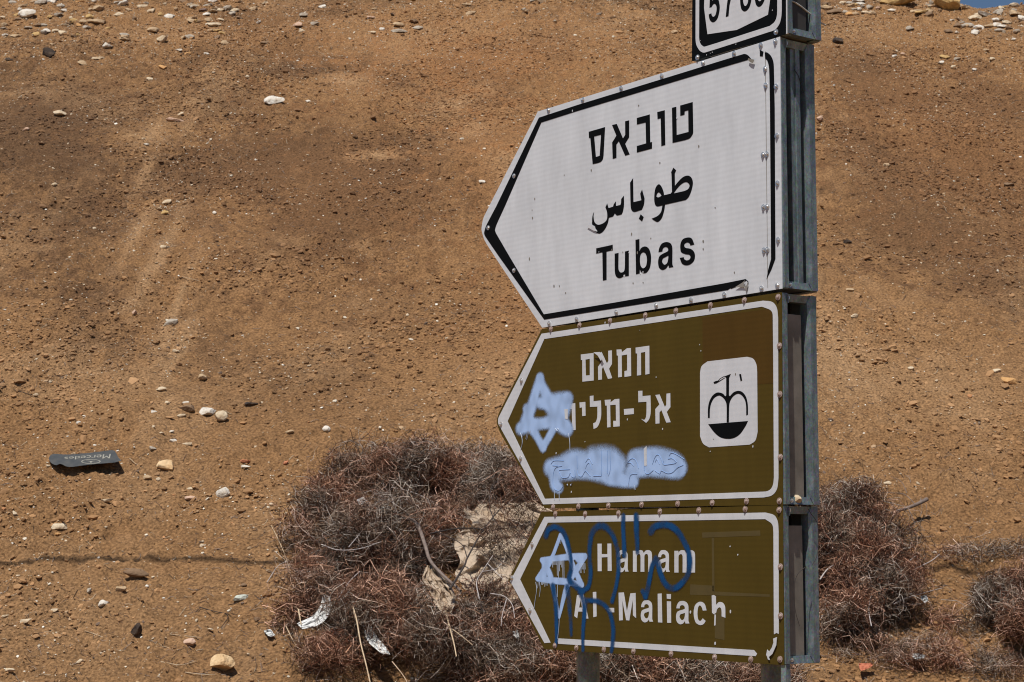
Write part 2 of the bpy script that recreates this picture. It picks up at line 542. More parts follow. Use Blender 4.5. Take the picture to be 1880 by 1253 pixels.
ST = [
 (48,25,36,24,'white','white angular rock with hollowed face near the upper left corner'),
 (177,40,40,14,'tan','flat tan slab with a notched edge, upper left slope'),
 (115,59,22,16,'cream','yellowish cream block just below a row of brown slabs'),
 (99,57,17,9,'cream','small cream stone touching the left of a yellowish block'),
 (105,26,18,14,'grey','rounded grey brown stone right of the white hollowed rock'),
 (117,19,14,9,'white','small pale stone leaning on the rounded grey brown stone'),
 (111,11,18,10,'grey','light grey stone above the small pale stone at upper left'),
 (75,5,30,11,'grey','broad grey rock cut by the top edge, far left'),
 (144,2,25,8,'orange','orange tan slab cut by the top edge of the view'),
 (89,31,13,9,'ochre','small brownish orange stone between white rock and grey stone'),
 (125,44,17,13,'brown','rusty brown stone tilted left of a small orange pebble'),
 (143,46,12,8,'orange','small orange pebble left of the flat notched slab'),
 (159,50,21,8,'grey','thin grey slab below the flat notched tan slab'),
 (88,100,25,18,'black','jet black lump of slag on the upper left slope'),
 (194,83,22,15,'white','white rounded stone with dark notch, upper left slope'),
 (27,66,23,9,'tan','low tan splinter of rock at the left edge'),
 (65,63,16,10,'ochre','ochre stone half buried left of the yellowish block'),
 (151,119,22,10,'tan','tan slab with black shade under its left end'),
 (178,107,26,7,'cream','thin pale cream flake right of the tan slab'),
 (14,110,20,6,'black','flat blackish stone at the far left edge'),
 (226,66,20,9,'grey','speckled grey oval stone on the upper left slope'),
 (96,82,12,8,'tan','small tan stone above the jet black lump'),
 (222,6,22,14,'white','white chalky rock touching the top edge at left'),
 (178,14,27,18,'tan','crumbly tan rock left of a white chalky rock'),
 (5,45,13,12,'tan','tan stone cut by the left edge near the top'),
 (4,32,14,8,'cream','cream stone cut by the left edge above a tan one'),
 (40,10,20,10,'tan','tan block in the upper left rubble'),
 (20,4,18,9,'grey','grey block in the very corner of the slope'),
 (388,20,22,10,'cream','smooth cream stone in the cluster at top left centre'),
 (381,27,22,7,'white','white wedge shaped flake under the smooth cream stone'),
 (417,15,20,14,'grey','upright grey stone in the cluster at top left centre'),
 (429,20,21,11,'cream','cream triangular stone at the right of the cluster'),
 (370,20,15,11,'purple','dark purplish stone at the left of the cluster'),
 (352,12,26,8,'cream','cream jagged flake at the left end of the cluster'),
 (392,44,28,13,'cream','layered cream stone below the cluster'),
 (393,56,28,8,'tan','thin tan layer lying under the layered cream stone'),
 (437,32,17,8,'brown','brown brick shaped stone right of the cluster'),
 (399,68,16,8,'brown','reddish brown block under the layered stones'),
 (410,79,21,11,'tan','tan slab with a black shaded end, left of centre'),
 (297,72,25,17,'cream','rounded cream boulder in front of a tan slab'),
 (281,55,30,13,'tan','squared tan slab behind the rounded cream boulder'),
 (344,97,17,15,'orange','bright orange rounded stone on the upper slope'),
 (328,92,14,7,'white','white stone left of the bright orange one'),
 (377,99,13,7,'white','small white stone right of the bright orange one'),
 (299,121,20,10,'orange','faint orange stone in the grass clumps at upper left'),
 (473,41,12,9,'white','small white stone with dark underside near the top'),
 (545,48,19,13,'pink','pinkish rounded stone near the top centre'),
 (554,57,14,10,'cream','cream chip touching the pinkish rounded stone'),
 (576,43,21,9,'grey','grey lens shaped stone right of the pinkish one'),
 (486,6,14,8,'cream','cream oval pebble at the top centre'),
 (490,76,28,7,'brown','long dark brown slab on the upper slope'),
 (465,16,15,11,'tan','tan rounded stone near the top, left of centre'),
 (503,183,42,19,'white','large bright white rock alone on the bare slope'),
 (565,185,12,8,'white','small white chip right of the large bright rock'),
 (350,34,21,12,'tan','dull tan round stone left of the layered stones'),
 (404,36,14,6,'cream','thin pale chip above the layered cream stone'),
 (392,3,23,7,'white','white slab cut by the top edge above the cluster'),
 (680,32,20,8,'pink','pink slab with a dark left end near the top'),
 (720,27,8,7,'black','tiny black stone above the rounded tan one'),
 (731,45,25,12,'tan','rounded tan loaf shaped stone near the top centre'),
 (732,58,33,10,'grey','grey arched slab with deep black shade beneath it'),
 (768,51,22,9,'grey','pale grey flat stone right of the arched slab'),
 (702,56,13,7,'white','small whitish stone left of the arched slab'),
 (685,60,12,7,'cream','small cream pebble left of the whitish stone'),
 (857,9,22,8,'tan','tan slab near the top edge right of centre'),
 (1240,60,18,9,'tan','tan stone just left of the black number sign'),
 (109,209,30,17,'cream','mottled cream stone on the bare left slope'),
 (316,220,42,9,'pink','long flat pinkish slab lying across the slope'),
 (274,145,14,9,'cream','small round cream stone above the long pinkish slab'),
 (44,238,17,9,'pink','pinkish tan stone half buried at left'),
 (331,209,13,8,'cream','cream chip just above the long pinkish slab'),
 (262,255,11,7,'cream','upper chip of a pair below the pinkish slab'),
 (268,265,13,6,'white','whiter chip of a pair below the pinkish slab'),
 (305,371,20,15,'cream','cream block at the top of the middle left group'),
 (302,391,17,11,'ochre','honey coloured pebble below the cream block'),
 (291,383,14,8,'tan','tan chip left of the cream block'),
 (302,454,19,9,'cream','oval pale stone in the worn track'),
 (315,593,32,17,'grey','rough pale grey stone in the worn track'),
 (247,573,12,15,'pink','pink upright shard left of the worn track'),
 (392,391,11,8,'white','small white chip right of the middle left group'),
 (323,645,14,9,'cream','cream pebble in the track below the pale grey stone'),
 (98,339,14,8,'cream','lone cream pebble at middle left'),
 (884,334,16,7,'white','small white stone just left of the white sign tip'),
 (344,749,37,19,'brown','dark brown wedge shaped rock in the trio'),
 (378,757,29,21,'white','whitish rounded rock in the middle of the trio'),
 (404,765,26,24,'cream','tall cream rock at the right of the trio'),
 (338,738,18,6,'white','white flat chip above the dark brown wedge rock'),
 (332,763,17,8,'cream','pale chip below the dark brown wedge rock'),
 (461,743,26,9,'black','flat black scrap like stone right of the trio'),
 (306,857,42,25,'honey','honey orange angular rock below the rubber flap height'),
 (272,877,20,11,'tan','tan stone lower left of the honey orange rock'),
 (405,906,32,23,'white','crinkled whitish rock left of the thorn bush'),
 (347,916,28,11,'pink','flat pinkish stone left of the crinkled whitish rock'),
 (348,898,15,9,'cream','small cream stone above the flat pinkish one'),
 (194,919,28,10,'cream','cream pointed flake below the rubber flap'),
 (106,969,32,13,'cream','smooth cream dome shaped stone at lower left'),
 (106,981,13,8,'orange','small bright orange stone under the cream dome stone'),
 (450,847,19,11,'red','brick red fragment left of the thorn bush'),
 (448,857,24,7,'white','thin white curved chip under the brick red fragment'),
 (523,850,13,9,'red','salmon red fragment at the edge of the thorn bush'),
 (296,715,21,10,'cream','cream stone uphill of the trio'),
 (369,695,20,15,'tan','dull tan rounded stone uphill of the trio'),
 (278,824,16,12,'grey','grey stone uphill of the honey orange rock'),
 (344,815,19,7,'cream','long cream pebble of the row above the honey rock'),
 (316,809,17,7,'white','whitish pebble of the row above the honey rock'),
 (315,792,11,6,'white','tiny white pebble right in the row of pebbles'),
 (298,796,13,7,'cream','small cream pebble left in the row of pebbles'),
 (307,739,11,9,'cream','round cream pebble left of the dark wedge rock'),
 (64,725,11,9,'cream','cream pebble at the end of a dry stalk'),
 (142,777,10,8,'white','small white pebble uphill of the rubber flap'),
 (281,757,14,6,'white','white splinter left of the trio'),
 (535,793,24,12,'tan','smooth tan pebble above the thorn bush'),
 (597,789,19,14,'white','bright white pebble above the thorn bush'),
 (249,1051,50,26,'brown','large brown rock half buried below the cable shadow'),
 (222,1082,22,15,'tan','tan flat stone below the half buried brown rock'),
 (161,1086,12,11,'grey','small bluish white stone at lower left'),
 (187,1109,22,18,'white','white rounded shard at lower left'),
 (98,1122,17,9,'cream','cream oval pebble left of the white shard'),
 (43,1141,29,12,'cream','long cream stone near the lower left corner'),
 (7,1132,17,8,'cream','cream stone cut by the left edge, lower left'),
 (249,1162,22,23,'black','black cube like lump at lower left'),
 (348,1180,25,22,'pink','crumbly pinkish stone right of the black lump'),
 (400,1219,59,40,'honey','largest honey coloured flat rock at the bottom left'),
 (147,1215,18,12,'cream','oval yellowish pebble near the bottom edge'),
 (17,1231,19,11,'cream','cream pebble in the bottom left corner'),
 (441,1099,29,13,'green','pale greenish flat fragment left of the bush'),
 (471,1137,15,13,'brown','dark brown clod like stone beside the bush'),
 (449,1148,10,10,'brown','small dark stone left of the dark brown clod'),
 (447,1075,13,8,'brown','small reddish dark stone left of the bush'),
 (1532,21,32,13,'brown','brown ledge stone right of the sign frame top'),
 (1561,26,20,10,'orange','orange slab at the foot of the top right rubble'),
 (1579,17,14,9,'white','white stone in the middle of the top right rubble'),
 (1589,25,17,7,'cream','cream flat stone at the foot of the rubble'),
 (1596,13,19,12,'grey','large grey cobble in the top right rubble'),
 (1580,6,21,9,'white','whitish cobble at the top edge of the rubble'),
 (1605,24,15,10,'tan','tan cobble at the right foot of the rubble'),
 (1548,5,14,9,'cream','cream cobble at the top edge right of the frame'),
 (1613,14,14,9,'pink','pinkish cobble right of the large grey one'),
 (1564,9,16,11,'tan','tan cobble at the left of the rubble heap'),
 (1639,21,17,8,'white','white slab with dark side under the big boulder'),
 (1654,3,78,22,'ochre','biggest boulder at the top edge with a dark underside'),
 (1681,20,37,10,'tan','low tan rock between the two top boulders'),
 (1671,52,20,11,'grey','grey stone alone below the biggest boulder'),
 (1643,103,11,6,'white','small white pebble left of a paler oval one'),
 (1658,99,11,6,'pink','pale pink oval pebble at upper right'),
 (1744,10,48,27,'ochre','dark ochre squared boulder at the top right'),
 (1808,9,36,13,'white','long white slab on the skyline'),
 (1790,34,28,13,'cream','cream slab below the long white slab'),
 (1765,36,24,8,'brown','dark olive brown slab left of a cream slab'),
 (1748,36,15,7,'white','pointed white chip left of the dark olive slab'),
 (1828,36,17,12,'white','white blocky stone below the skyline'),
 (1808,25,35,14,'grey','broad grey rock below the long white slab'),
 (1834,21,21,12,'grey','grey rock with dark hollow near the skyline'),
 (1794,59,19,11,'white','white pointed stone in the bare upper right dirt'),
 (1757,59,10,7,'white','small white stone left of the pointed white one'),
 (1850,41,20,8,'cream','cream slab near the right edge below the skyline'),
 (1876,33,18,15,'white','white rock cut by the right edge'),
 (1868,56,14,11,'grey','grey white stone near the right edge'),
 (1736,105,22,11,'ochre','ochre half of a two tone rock at upper right'),
 (1758,107,18,13,'grey','grey stone butting against an ochre rock'),
 (1729,115,13,8,'white','white pebble under the ochre rock'),
 (1752,123,11,7,'cream','cream pebble under the grey and ochre pair'),
 (1822,112,12,9,'cream','round cream pebble at upper right'),
 (1812,91,11,7,'tan','tan round pebble above the cream one'),
 (1862,72,10,7,'white','white pebble near the right edge'),
 (1791,128,11,6,'white','lowest white pebble of the upper right scatter'),
 (1846,6,28,11,'ochre','ochre shelf rock on the skyline'),
 (1866,9,22,11,'cream','cream rock on the skyline at the right edge'),
 (1866,24,26,14,'tan','tan rock below the skyline at the right edge'),
 (1795,2,20,9,'cream','small cream crest stone where the sky begins'),
 (1776,13,22,12,'cream','cream stone right of the squared ochre boulder'),
 (1770,3,16,9,'tan','tan crest stone above the squared ochre boulder'),
 (1570,578,19,11,'cream','cream stone right of the frame at mid height'),
 (1559,533,22,8,'tan','tan arched stone with dark hollow by the frame'),
 (1629,303,14,10,'tan','tan pebble on the bare right slope'),
 (1557,445,19,8,'black','small dark hollow stone right of the white sign'),
 (1855,341,23,9,'brown','dark brown clod on the far right slope'),
 (1540,77,22,10,'black','black lump standing for a dark hole right of the sign frame top'),  # a shaded hole, put in as a black lump
 (1855,706,32,17,'orange','orange tan slab at the right edge'),
 (1832,681,18,9,'cream','cream stone above the orange tan slab'),
 (1672,677,15,9,'cream','cream pebble alone on the lower right slope'),
 (1628,888,19,10,'cream','pale stone above the right hand bush'),
 (1505,217,14,16,'pink','pinkish stone hidden half behind the frame'),
]
rz = random.Random(99)
used_ = set()
for zone, n_, x0, x1, y0, y1, lb in (('a', 150, 0, 430, -4, 70, 'small cobble in the loose rubble along the top left'), ('b', 48, 1505, 1640, -6, 26, 'small cobble packed in the rubble heap right of the frame top'),
                         ('c', 95, 1690, 1885, 2, 58, 'small cobble in the rubble below the skyline'), ('d', 22, 440, 1260, -2, 40, 'small cobble scattered along the top middle')):
    for k_ in range(n_):
        cw, ch, cc_ = rz.uniform(9, 34 if zone in 'bc' else 25), rz.uniform(6, 12), rz.choice(['cream', 'tan', 'tan', 'tan', 'grey', 'grey', 'white', 'brown', 'ochre', 'brown'])
        cx_, cy_ = rz.uniform(x0, x1), y0 + (y1 - y0) * rz.random() ** 1.5
        side = ['left', 'middle', 'right'][min(2, int(3 * (cx_ - x0) / (x1 - x0)))]
        size_ = 'broad' if cw > 18 else ('small' if cw > 13 else 'tiny')
        lb2 = lb.replace('small', size_ + ' ' + cc_ + (' flat' if cw / ch > 2 else ' chunky'), 1) + ', ' + side + ' part'
        if lb2 in used_:
            continue
        used_.add(lb2)
        ST.append((cx_, cy_, cw, ch, cc_, lb2))
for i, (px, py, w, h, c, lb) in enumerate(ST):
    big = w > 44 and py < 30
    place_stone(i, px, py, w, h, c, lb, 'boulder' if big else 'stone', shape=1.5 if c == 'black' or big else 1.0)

# ------------------------------------------------------------------ overhead cable whose shadow crosses the slope
def cable_mesh():
    pts = []
    for px, py in ((-900, 1075), (0, 1035), (250, 1024), (520, 1032), (940, 1030), (1500, 1040), (1740, 1043), (1880, 1047), (2900, 1075)):
        g = ground(px, py, False)
        k = 8.0
        pts.append(g + np.array(SUN) * k)
    return pts
cpts = cable_mesh()
cab = tube_mesh('utility_cable', spline(cpts, 10), 0.026, sides=8)
tag(add('utility_cable', cab, None, material('cable_black', (0.02, 0.02, 0.02), 0.5)), 'black utility cable strung overhead, seen only by its shadow', 'cable')

# ------------------------------------------------------------------ road sign frame of reference
VU = np.array([0.599, -0.8008, 0.0])          # along the signs, towards the right
VB = np.array([0.8008, 0.599, 0.0])           # behind the signs
NF = -VB
d0 = ray(1215, 1015)
S0 = np.array([0, 0, CAM_Z]) + d0 / d0[1] * 8.6
SIGN_RZ = math.atan2(VU[1], VU[0])
def sp(px, py, depth=0.0):
    """photo pixel -> (u, w) metres on the plane of the signs, 'depth' behind their faces"""
    d = ray(px, py)
    o = np.array([0, 0, CAM_Z])
    k = ((S0 + VB * depth - o) @ NF) / (d @ NF)
    p = o + d * k
    return np.array([(p - S0) @ VU, p[2]])

def zmap(x0, y0, s):
    return lambda x, y: (x0 + x / s, y0 + y / s)
ZA, ZB, ZC = zmap(1060, 160, 7.833), zmap(1060, 300, 7.833), zmap(1070, 420, 8.174)
ZD, ZE, ZF, ZG = zmap(1040, 620, 6.959), zmap(930, 670, 6.964), zmap(980, 800, 6.267), zmap(1260, 640, 6.2625)
ZH, ZI = zmap(1080, 930, 5.222), zmap(960, 930, 4.321)
Z1, Z5, Z6, Z7, ZT = zmap(860, 60, 2.238), zmap(1250, 0, 6.714), zmap(900, 530, 2.984), zmap(920, 920, 3.133), zmap(880, 380, 13.925)
ZK, ZM, ZN = zmap(1280, 490, 10.44), zmap(1265, 0, 17.9), zmap(1340, 0, 17.9)
ZX = zmap(0, 0, 1)

def smooth_loop(pts):
    """points (x,y) are corners, (x,y,1) are smooth: returns a denser closed outline"""
    n = len(pts)
    P = [np.array(p[:2], float) for p in pts]
    S = [len(p) > 2 for p in pts]
    out = []
    for i in range(n):
        j = (i + 1) % n
        p1, p2 = P[i], P[j]
        out.append(p1)
        if S[i] or S[j]:
            t1 = (p2 - P[i - 1]) / 2 if S[i] else (p2 - p1)
            t2 = (P[(j + 1) % n] - p1) / 2 if S[j] else (p2 - p1)
            L = np.linalg.norm(p2 - p1)
            for t in (t1, t2):
                l = np.linalg.norm(t)
                if l > 1.2 * L:
                    t *= 1.2 * L / l
            for s in (0.25, 0.5, 0.75):
                h00, h10 = 2 * s ** 3 - 3 * s ** 2 + 1, s ** 3 - 2 * s ** 2 + s
                h01, h11 = -2 * s ** 3 + 3 * s ** 2, s ** 3 - s ** 2
                out.append(h00 * p1 + h10 * t1 + h01 * p2 + h11 * t2)
    return out

def plate(name, loops, y0, y1, tf=None):
    """loops: outline then holes, in (u,w); solid between depths y0 (front) and y1"""
    L = [[Vector((p[0], p[1], 0)) for p in lp] for lp in loops]
    tris = tessellate_polygon(L)
    flat = [p for lp in L for p in lp]
    n = len(flat)
    vs = [(p.x, y0, p.y) for p in flat] + [(p.x, y1, p.y) for p in flat]
    fs = [tuple(t) for t in tris] + [tuple(i + n for i in reversed(t)) for t in tris]
    b = 0
    for lp in L:
        m = len(lp)
        for i in range(m):
            j = (i + 1) % m
            fs.append((b + i, b + j, b + j + n, b + i + n))
        b += m
    return simple_mesh(name, vs, fs)

def trace(zm, loops, depth=0.0):
    """loops in zoom coordinates -> loops in sign metres"""
    return [[sp(*zm(*p), depth) for p in smooth_loop(lp)] for lp in loops]

# ------------------------------------------------------------------ sign materials
def banded(m, c, amp=0.035, period=46.0):
    """faint horizontal bands in the colour and a light film of dust"""
    t = m.node_tree
    b = t.nodes['Principled BSDF']
    tc = N(m, 'ShaderNodeTexCoord')
    w = N(m, 'ShaderNodeTexWave', wave_type='BANDS', bands_direction='Z')
    w.inputs['Scale'].default_value = 12.5
    w.inputs['Distortion'].default_value = 0.6
    w.inputs['Detail Scale'].default_value = 0.6
    t.links.new(tc.outputs['Object'], w.inputs['Vector'])
    no = N(m, 'ShaderNodeTexNoise')
    no.inputs['Scale'].default_value = 5.0
    no.inputs['Detail'].default_value = 8
    no.inputs['Roughness'].default_value = 0.7
    mp = N(m, 'ShaderNodeMapping')
    mp.inputs['Scale'].default_value = (1.4, 1, 0.40)
    t.links.new(tc.outputs['Object'], mp.inputs[0])
    t.links.new(mp.outputs[0], no.inputs['Vector'])
    a = N(m, 'ShaderNodeMath', operation='MULTIPLY_ADD')
    a.inputs[1].default_value = amp
    a.inputs[2].default_value = 1.0 - amp
    t.links.new(w.outputs['Fac'], a.inputs[0])
    mr = N(m, 'ShaderNodeMapRange')
    mr.inputs[1].default_value = 0.3
    mr.inputs[2].default_value = 0.75
    mr.inputs[3].default_value = 0.84
    mr.inputs[4].default_value = 1.07
    t.links.new(no.outputs[0], mr.inputs[0])
    mu = N(m, 'ShaderNodeMath', operation='MULTIPLY')
    t.links.new(a.outputs[0], mu.inputs[0])
    t.links.new(mr.outputs[0], mu.inputs[1])
    vm = N(m, 'ShaderNodeVectorMath', operation='SCALE')
    vm.inputs[0].default_value = c
    t.links.new(mu.outputs[0], vm.inputs['Scale'])
    t.links.new(vm.outputs[0], b.inputs['Base Color'])
    return m

M_WHITE = banded(material('white_sheeting', (0.7, 0.7, 0.72), 0.45), (0.69, 0.72, 0.765), 0.055, 280)
M_BROWN = banded(material('brown_sheeting', (0.1, 0.06, 0.01), 0.55, spec=0.12), (0.088, 0.059, 0.0100), 0.07, 280)
M_BROWN2 = banded(material('brown_patch', (0.1, 0.05, 0.01), 0.55, spec=0.12), (0.088, 0.048, 0.009), 0.06, 280)
M_TAPE = banded(material('tape_patch', (0.1, 0.08, 0.03), 0.45, spec=0.3), (0.100, 0.074, 0.026), 0.03, 280)
M_BLACK = banded(material('black_vinyl', (0.006, 0.008, 0.010), 0.6, spec=0.08), (0.0035, 0.0045, 0.0055), 0.05, 280)
M_VINYL = banded(material('white_vinyl', (0.66, 0.66, 0.68), 0.5), (0.67, 0.69, 0.73), 0.04, 280)
M_RUST = material('rust_stain', (0.11, 0.035, 0.015), 0.8)
M_ALU = material('sheet_back', (0.30, 0.29, 0.27), 0.6, 0.0)
mottle(M_ALU, (0.22, 0.205, 0.185), (0.30, 0.285, 0.26), 9, 6, 0.1, 40, 0.002)
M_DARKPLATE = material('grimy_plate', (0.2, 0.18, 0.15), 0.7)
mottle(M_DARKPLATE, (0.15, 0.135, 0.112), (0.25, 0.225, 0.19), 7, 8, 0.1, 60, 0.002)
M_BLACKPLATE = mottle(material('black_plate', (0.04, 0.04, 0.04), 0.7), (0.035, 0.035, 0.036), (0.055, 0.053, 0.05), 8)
def galv_mat():
    m = material('galvanised_steel', (0.4, 0.42, 0.43), 0.5, 0.35, 0.4)
    t = m.node_tree
    b = t.nodes['Principled BSDF']
    tc = N(m, 'ShaderNodeTexCoord')
    vo = N(m, 'ShaderNodeTexVoronoi')
    vo.inputs['Scale'].default_value = 140
    n1 = N(m, 'ShaderNodeTexNoise')
    n1.inputs['Scale'].default_value = 22
    n1.inputs['Detail'].default_value = 9
    n1.inputs['Roughness'].default_value = 0.8
    mp = N(m, 'ShaderNodeMapping')
    mp.inputs['Scale'].default_value = (1, 1, 0.5)
    t.links.new(tc.outputs['Object'], mp.inputs[0])
    t.links.new(tc.outputs['Object'], vo.inputs['Vector'])
    t.links.new(mp.outputs[0], n1.inputs['Vector'])
    r = N(m, 'ShaderNodeValToRGB')
    e = r.color_ramp.elements
    e[0].position, e[0].color = 0.33, (0.125, 0.165, 0.178, 1)
    e[1].position, e[1].color = 0.70, (0.40, 0.47, 0.485, 1)
    x = e.new(0.5)
    x.color = (0.215, 0.27, 0.288, 1)
    t.links.new(n1.outputs[0], r.inputs[0])
    mx = N(m, 'ShaderNodeMixRGB', blend_type='MULTIPLY')
    mx.inputs[0].default_value = 0.35
    t.links.new(r.outputs[0], mx.inputs[1])
    t.links.new(vo.outputs['Color'], mx.inputs[2])
    t.links.new(mx.outputs[0], b.inputs['Base Color'])
    return m
M_GALV = galv_mat()
M_BOLT = material('zinc_bolt', (0.72, 0.71, 0.70), 0.28, 0.85)
M_BOLT2 = mottle(material('weathered_bolt', (0.55, 0.45, 0.40), 0.45, 0.3), (0.55, 0.46, 0.42), (0.34, 0.23, 0.19), 90)

# ------------------------------------------------------------------ bolts
def bolt_mesh(name, rw, rh):
    bm = bmesh.new()
    def cyl(r1, r2, y0, y1, seg):
        a = [bm.verts.new((r1 * math.cos(2 * math.pi * i / seg), y0, r1 * math.sin(2 * math.pi * i / seg))) for i in range(seg)]
        c = [bm.verts.new((r2 * math.cos(2 * math.pi * i / seg), y1, r2 * math.sin(2 * math.pi * i / seg))) for i in range(seg)]
        for i in range(seg):
            j = (i + 1) % seg
            bm.faces.new((a[i], a[j], c[j], c[i]))
        bm.faces.new(c)
    cyl(rw, rw * 0.95, 0.0005, -0.0028, 14)
    cyl(rh, rh * 0.92, -0.0028, -0.0080, 6)
    cyl(rh * 0.5, rh * 0.4, -0.0080, -0.0112, 8)
    bmesh.ops.recalc_face_normals(bm, faces=bm.faces)
    me = bpy.data.meshes.new(name)
    bm.to_mesh(me)
    bm.free()
    return me
BOLT_A = bolt_mesh('bolt', 0.0135, 0.0085)
BOLT_A.materials.append(M_BOLT)
BOLT_B = bolt_mesh('bolt', 0.0150, 0.0085)
BOLT_B.materials.append(M_BOLT2)

def add_bolts(parent, org, zm, pts, me):
    for i, q in enumerate(pts):
        u, w = sp(*zm(*q))
        o = bpy.data.objects.new('bolt', me)
        C.objects.link(o)
        o.parent = parent
        o.location = (u - org[0], 0, w - org[1])
        o.rotation_euler = (0, i * 1.3, 0)

# ------------------------------------------------------------------ generic sign builder
DEPTH = 0.214
def shift(loops, org):
    return [[np.array(p) - org for p in lp] for lp in loops]

def build_sign(name, label, outline_px, zm, face_mat, end_kind, plate_top=0.05):
    lp = trace(zm, [outline_px])
    us = [p[0] for p in lp[0]]
    ws = [p[1] for p in lp[0]]
    umax = max(us)
    org = np.array([umax, min(ws)])
    loc = S0 + VU * org[0]
    root = empty(name, (loc[0], loc[1], org[1]), SIGN_RZ)
    tag(root, label, 'road sign', 'direction signs stacked on the two posts')
    loc_lp = shift(lp, org)
    add('panel', plate('panel', loc_lp, 0.0, 0.003), root, face_mat)
    # folded edge that runs round the back of the front sheet, and the rear sheet
    def inset(poly, k):
        c = np.mean(poly, 0)
        out = []
        m = len(poly)
        for i in range(m):
            a, b2, c2 = poly[i - 1], poly[i], poly[(i + 1) % m]
            e1, e2 = b2 - a, c2 - b2
            n1 = np.array([-e1[1], e1[0]]) / (np.linalg.norm(e1) + 1e-9)
            n2 = np.array([-e2[1], e2[0]]) / (np.linalg.norm(e2) + 1e-9)
            nn = n1 + n2
            nn /= np.linalg.norm(nn) + 1e-9
            if np.dot(nn, c - b2) < 0 and i == 0:
                pass
            out.append(b2 + nn * k)
        return out
    poly = loc_lp[0]
    area = sum(poly[i - 1][0] * poly[i][1] - poly[i][0] * poly[i - 1][1] for i in range(len(poly)))
    sg = 1 if area > 0 else -1
    a = inset(poly, sg * 0.0015)
    b2 = inset(poly, sg * 0.004)
    add('front_flange', plate('front_flange', [a, b2], 0.0031, 0.036), root, M_GALV)
    add('rear_flange', plate('rear_flange', [a, b2], DEPTH - 0.040, DEPTH - 0.0031), root, M_GALV)
    add('rear_panel', plate('rear_panel', [inset(poly, sg * 0.001)], DEPTH - 0.003, DEPTH), root, M_ALU)
    # end of the box, seen from the right: a mitred ring of channel with a recessed plate
    right = [p for p in poly if p[0] > -0.03]
    w0, w1 = min(p[1] for p in right), max(p[1] for p in right)
    w0 += 0.004
    w1 -= 0.004
    D = DEPTH
    fr = box_mesh('end_stile', [(-0.034, 0.0005, 0.0032, 0.030, w0, w1)])
    add('end_stile', fr, root, M_GALV)
    # rear stile with a sloping inner face
    def prof(yz, z0, z1):
        n = len(yz)
        vs = [(u, y, z0) for u, y in yz] + [(u, y, z1) for u, y in yz]
        fs = [tuple(range(n)), tuple(range(2 * n - 1, n - 1, -1))] + [(i, (i + 1) % n, (i + 1) % n + n, i + n) for i in range(n)]
        return vs, fs
    vs, fs = prof([(-0.001, D - 0.0035), (-0.001, D - 0.038), (-0.007, D - 0.0535), (-0.050, D - 0.0535), (-0.050, D - 0.0035)], w0, w1)
    # mitre: shorten the inner edge
    vs = [(u, y, (z + (0.032 if z == w0 else -0.032)) if y < D - 0.045 and u > -0.03 else z) for u, y, z in vs]
    add('end_stile', simple_mesh('end_stile', vs, fs), root, M_GALV)
    for nm, zo, zi in (('end_rail', w1, w1 - 0.032), ('end_rail', w0, w0 + 0.032)):
        y0, y1 = 0.0305, D - 0.0385
        vs = [(-0.004, y0, zo), (-0.004, y1, zo), (-0.012, y1 - 0.0150, zi), (-0.012, y0, zi),
              (-0.050, y0, zo), (-0.050, y1, zo), (-0.050, y1 - 0.0150, zi), (-0.050, y0, zi)]
        fs = [(0, 1, 2, 3), (7, 6, 5, 4), (0, 4, 5, 1), (3, 2, 6, 7), (0, 3, 7, 4), (1, 5, 6, 2)]
        add(nm, simple_mesh(nm, vs, fs), root, M_GALV)
    for zc in (w0 + 0.016, w1 - 0.016):
        o = bpy.data.objects.new('frame_bolt', BOLT_A)
        C.objects.link(o)
        o.parent = root
        o.location = (-0.0075, 0.045, zc)
        o.rotation_euler = (0, 0, rad(90))
        o.scale = (0.7, 0.9, 0.7)
    lug = add('frame_lug', box_mesh('frame_lug', [(-0.012, 0.006, 0.0305, 0.037, w1 - 0.040, w1 - 0.004)]), root, M_GALV)
    ulen = 1.2 if end_kind != 'number' else 0.5
    add('light_shield', box_mesh('light_shield', [(-ulen, -0.052, 0.004, D - 0.004, w1 - 0.003, w1 - 0.001)]), root, M_ALU)  # added sheets above and below, keeping light out of the box
    add('light_shield', box_mesh('light_shield', [(-ulen, -0.052, 0.004, D - 0.004, w0 + 0.001, w0 + 0.003)]), root, M_ALU)
    if end_kind == 'bars':
        add('inner_bar', box_mesh('inner_bar', [(-0.070, -0.020, 0.080, 0.104, w0 + 0.02, w1 - 0.02)]), root, M_GALV)
        add('inner_bar', box_mesh('inner_bar', [(-0.068, -0.011, 0.1045, 0.130, w0 + 0.02, w1 - 0.02)]), root, M_GALV)
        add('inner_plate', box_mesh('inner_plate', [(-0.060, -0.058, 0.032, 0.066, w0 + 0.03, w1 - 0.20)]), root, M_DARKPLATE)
        add('dark_backing', box_mesh('dark_backing', [(-0.30, -0.298, 0.005, D - 0.005, w0, w1)]), root, M_BLACKPLATE)  # added black sheet, stands for the shade deep in the box
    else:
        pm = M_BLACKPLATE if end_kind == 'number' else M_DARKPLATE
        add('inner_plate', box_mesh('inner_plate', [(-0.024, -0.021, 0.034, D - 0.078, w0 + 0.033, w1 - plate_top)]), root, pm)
        add('dark_backing', box_mesh('dark_backing', [(-0.16, -0.158, 0.005, D - 0.005, w0, w1)]), root, M_BLACKPLATE)  # same added black sheet for the dark void behind the plate
    return root, org

def decal(name, root, org, zm, loops, mat, front=0.0011, back=0.0003):
    return add(name, plate(name, shift(trace(zm, loops), org), -front, -back), root, mat)

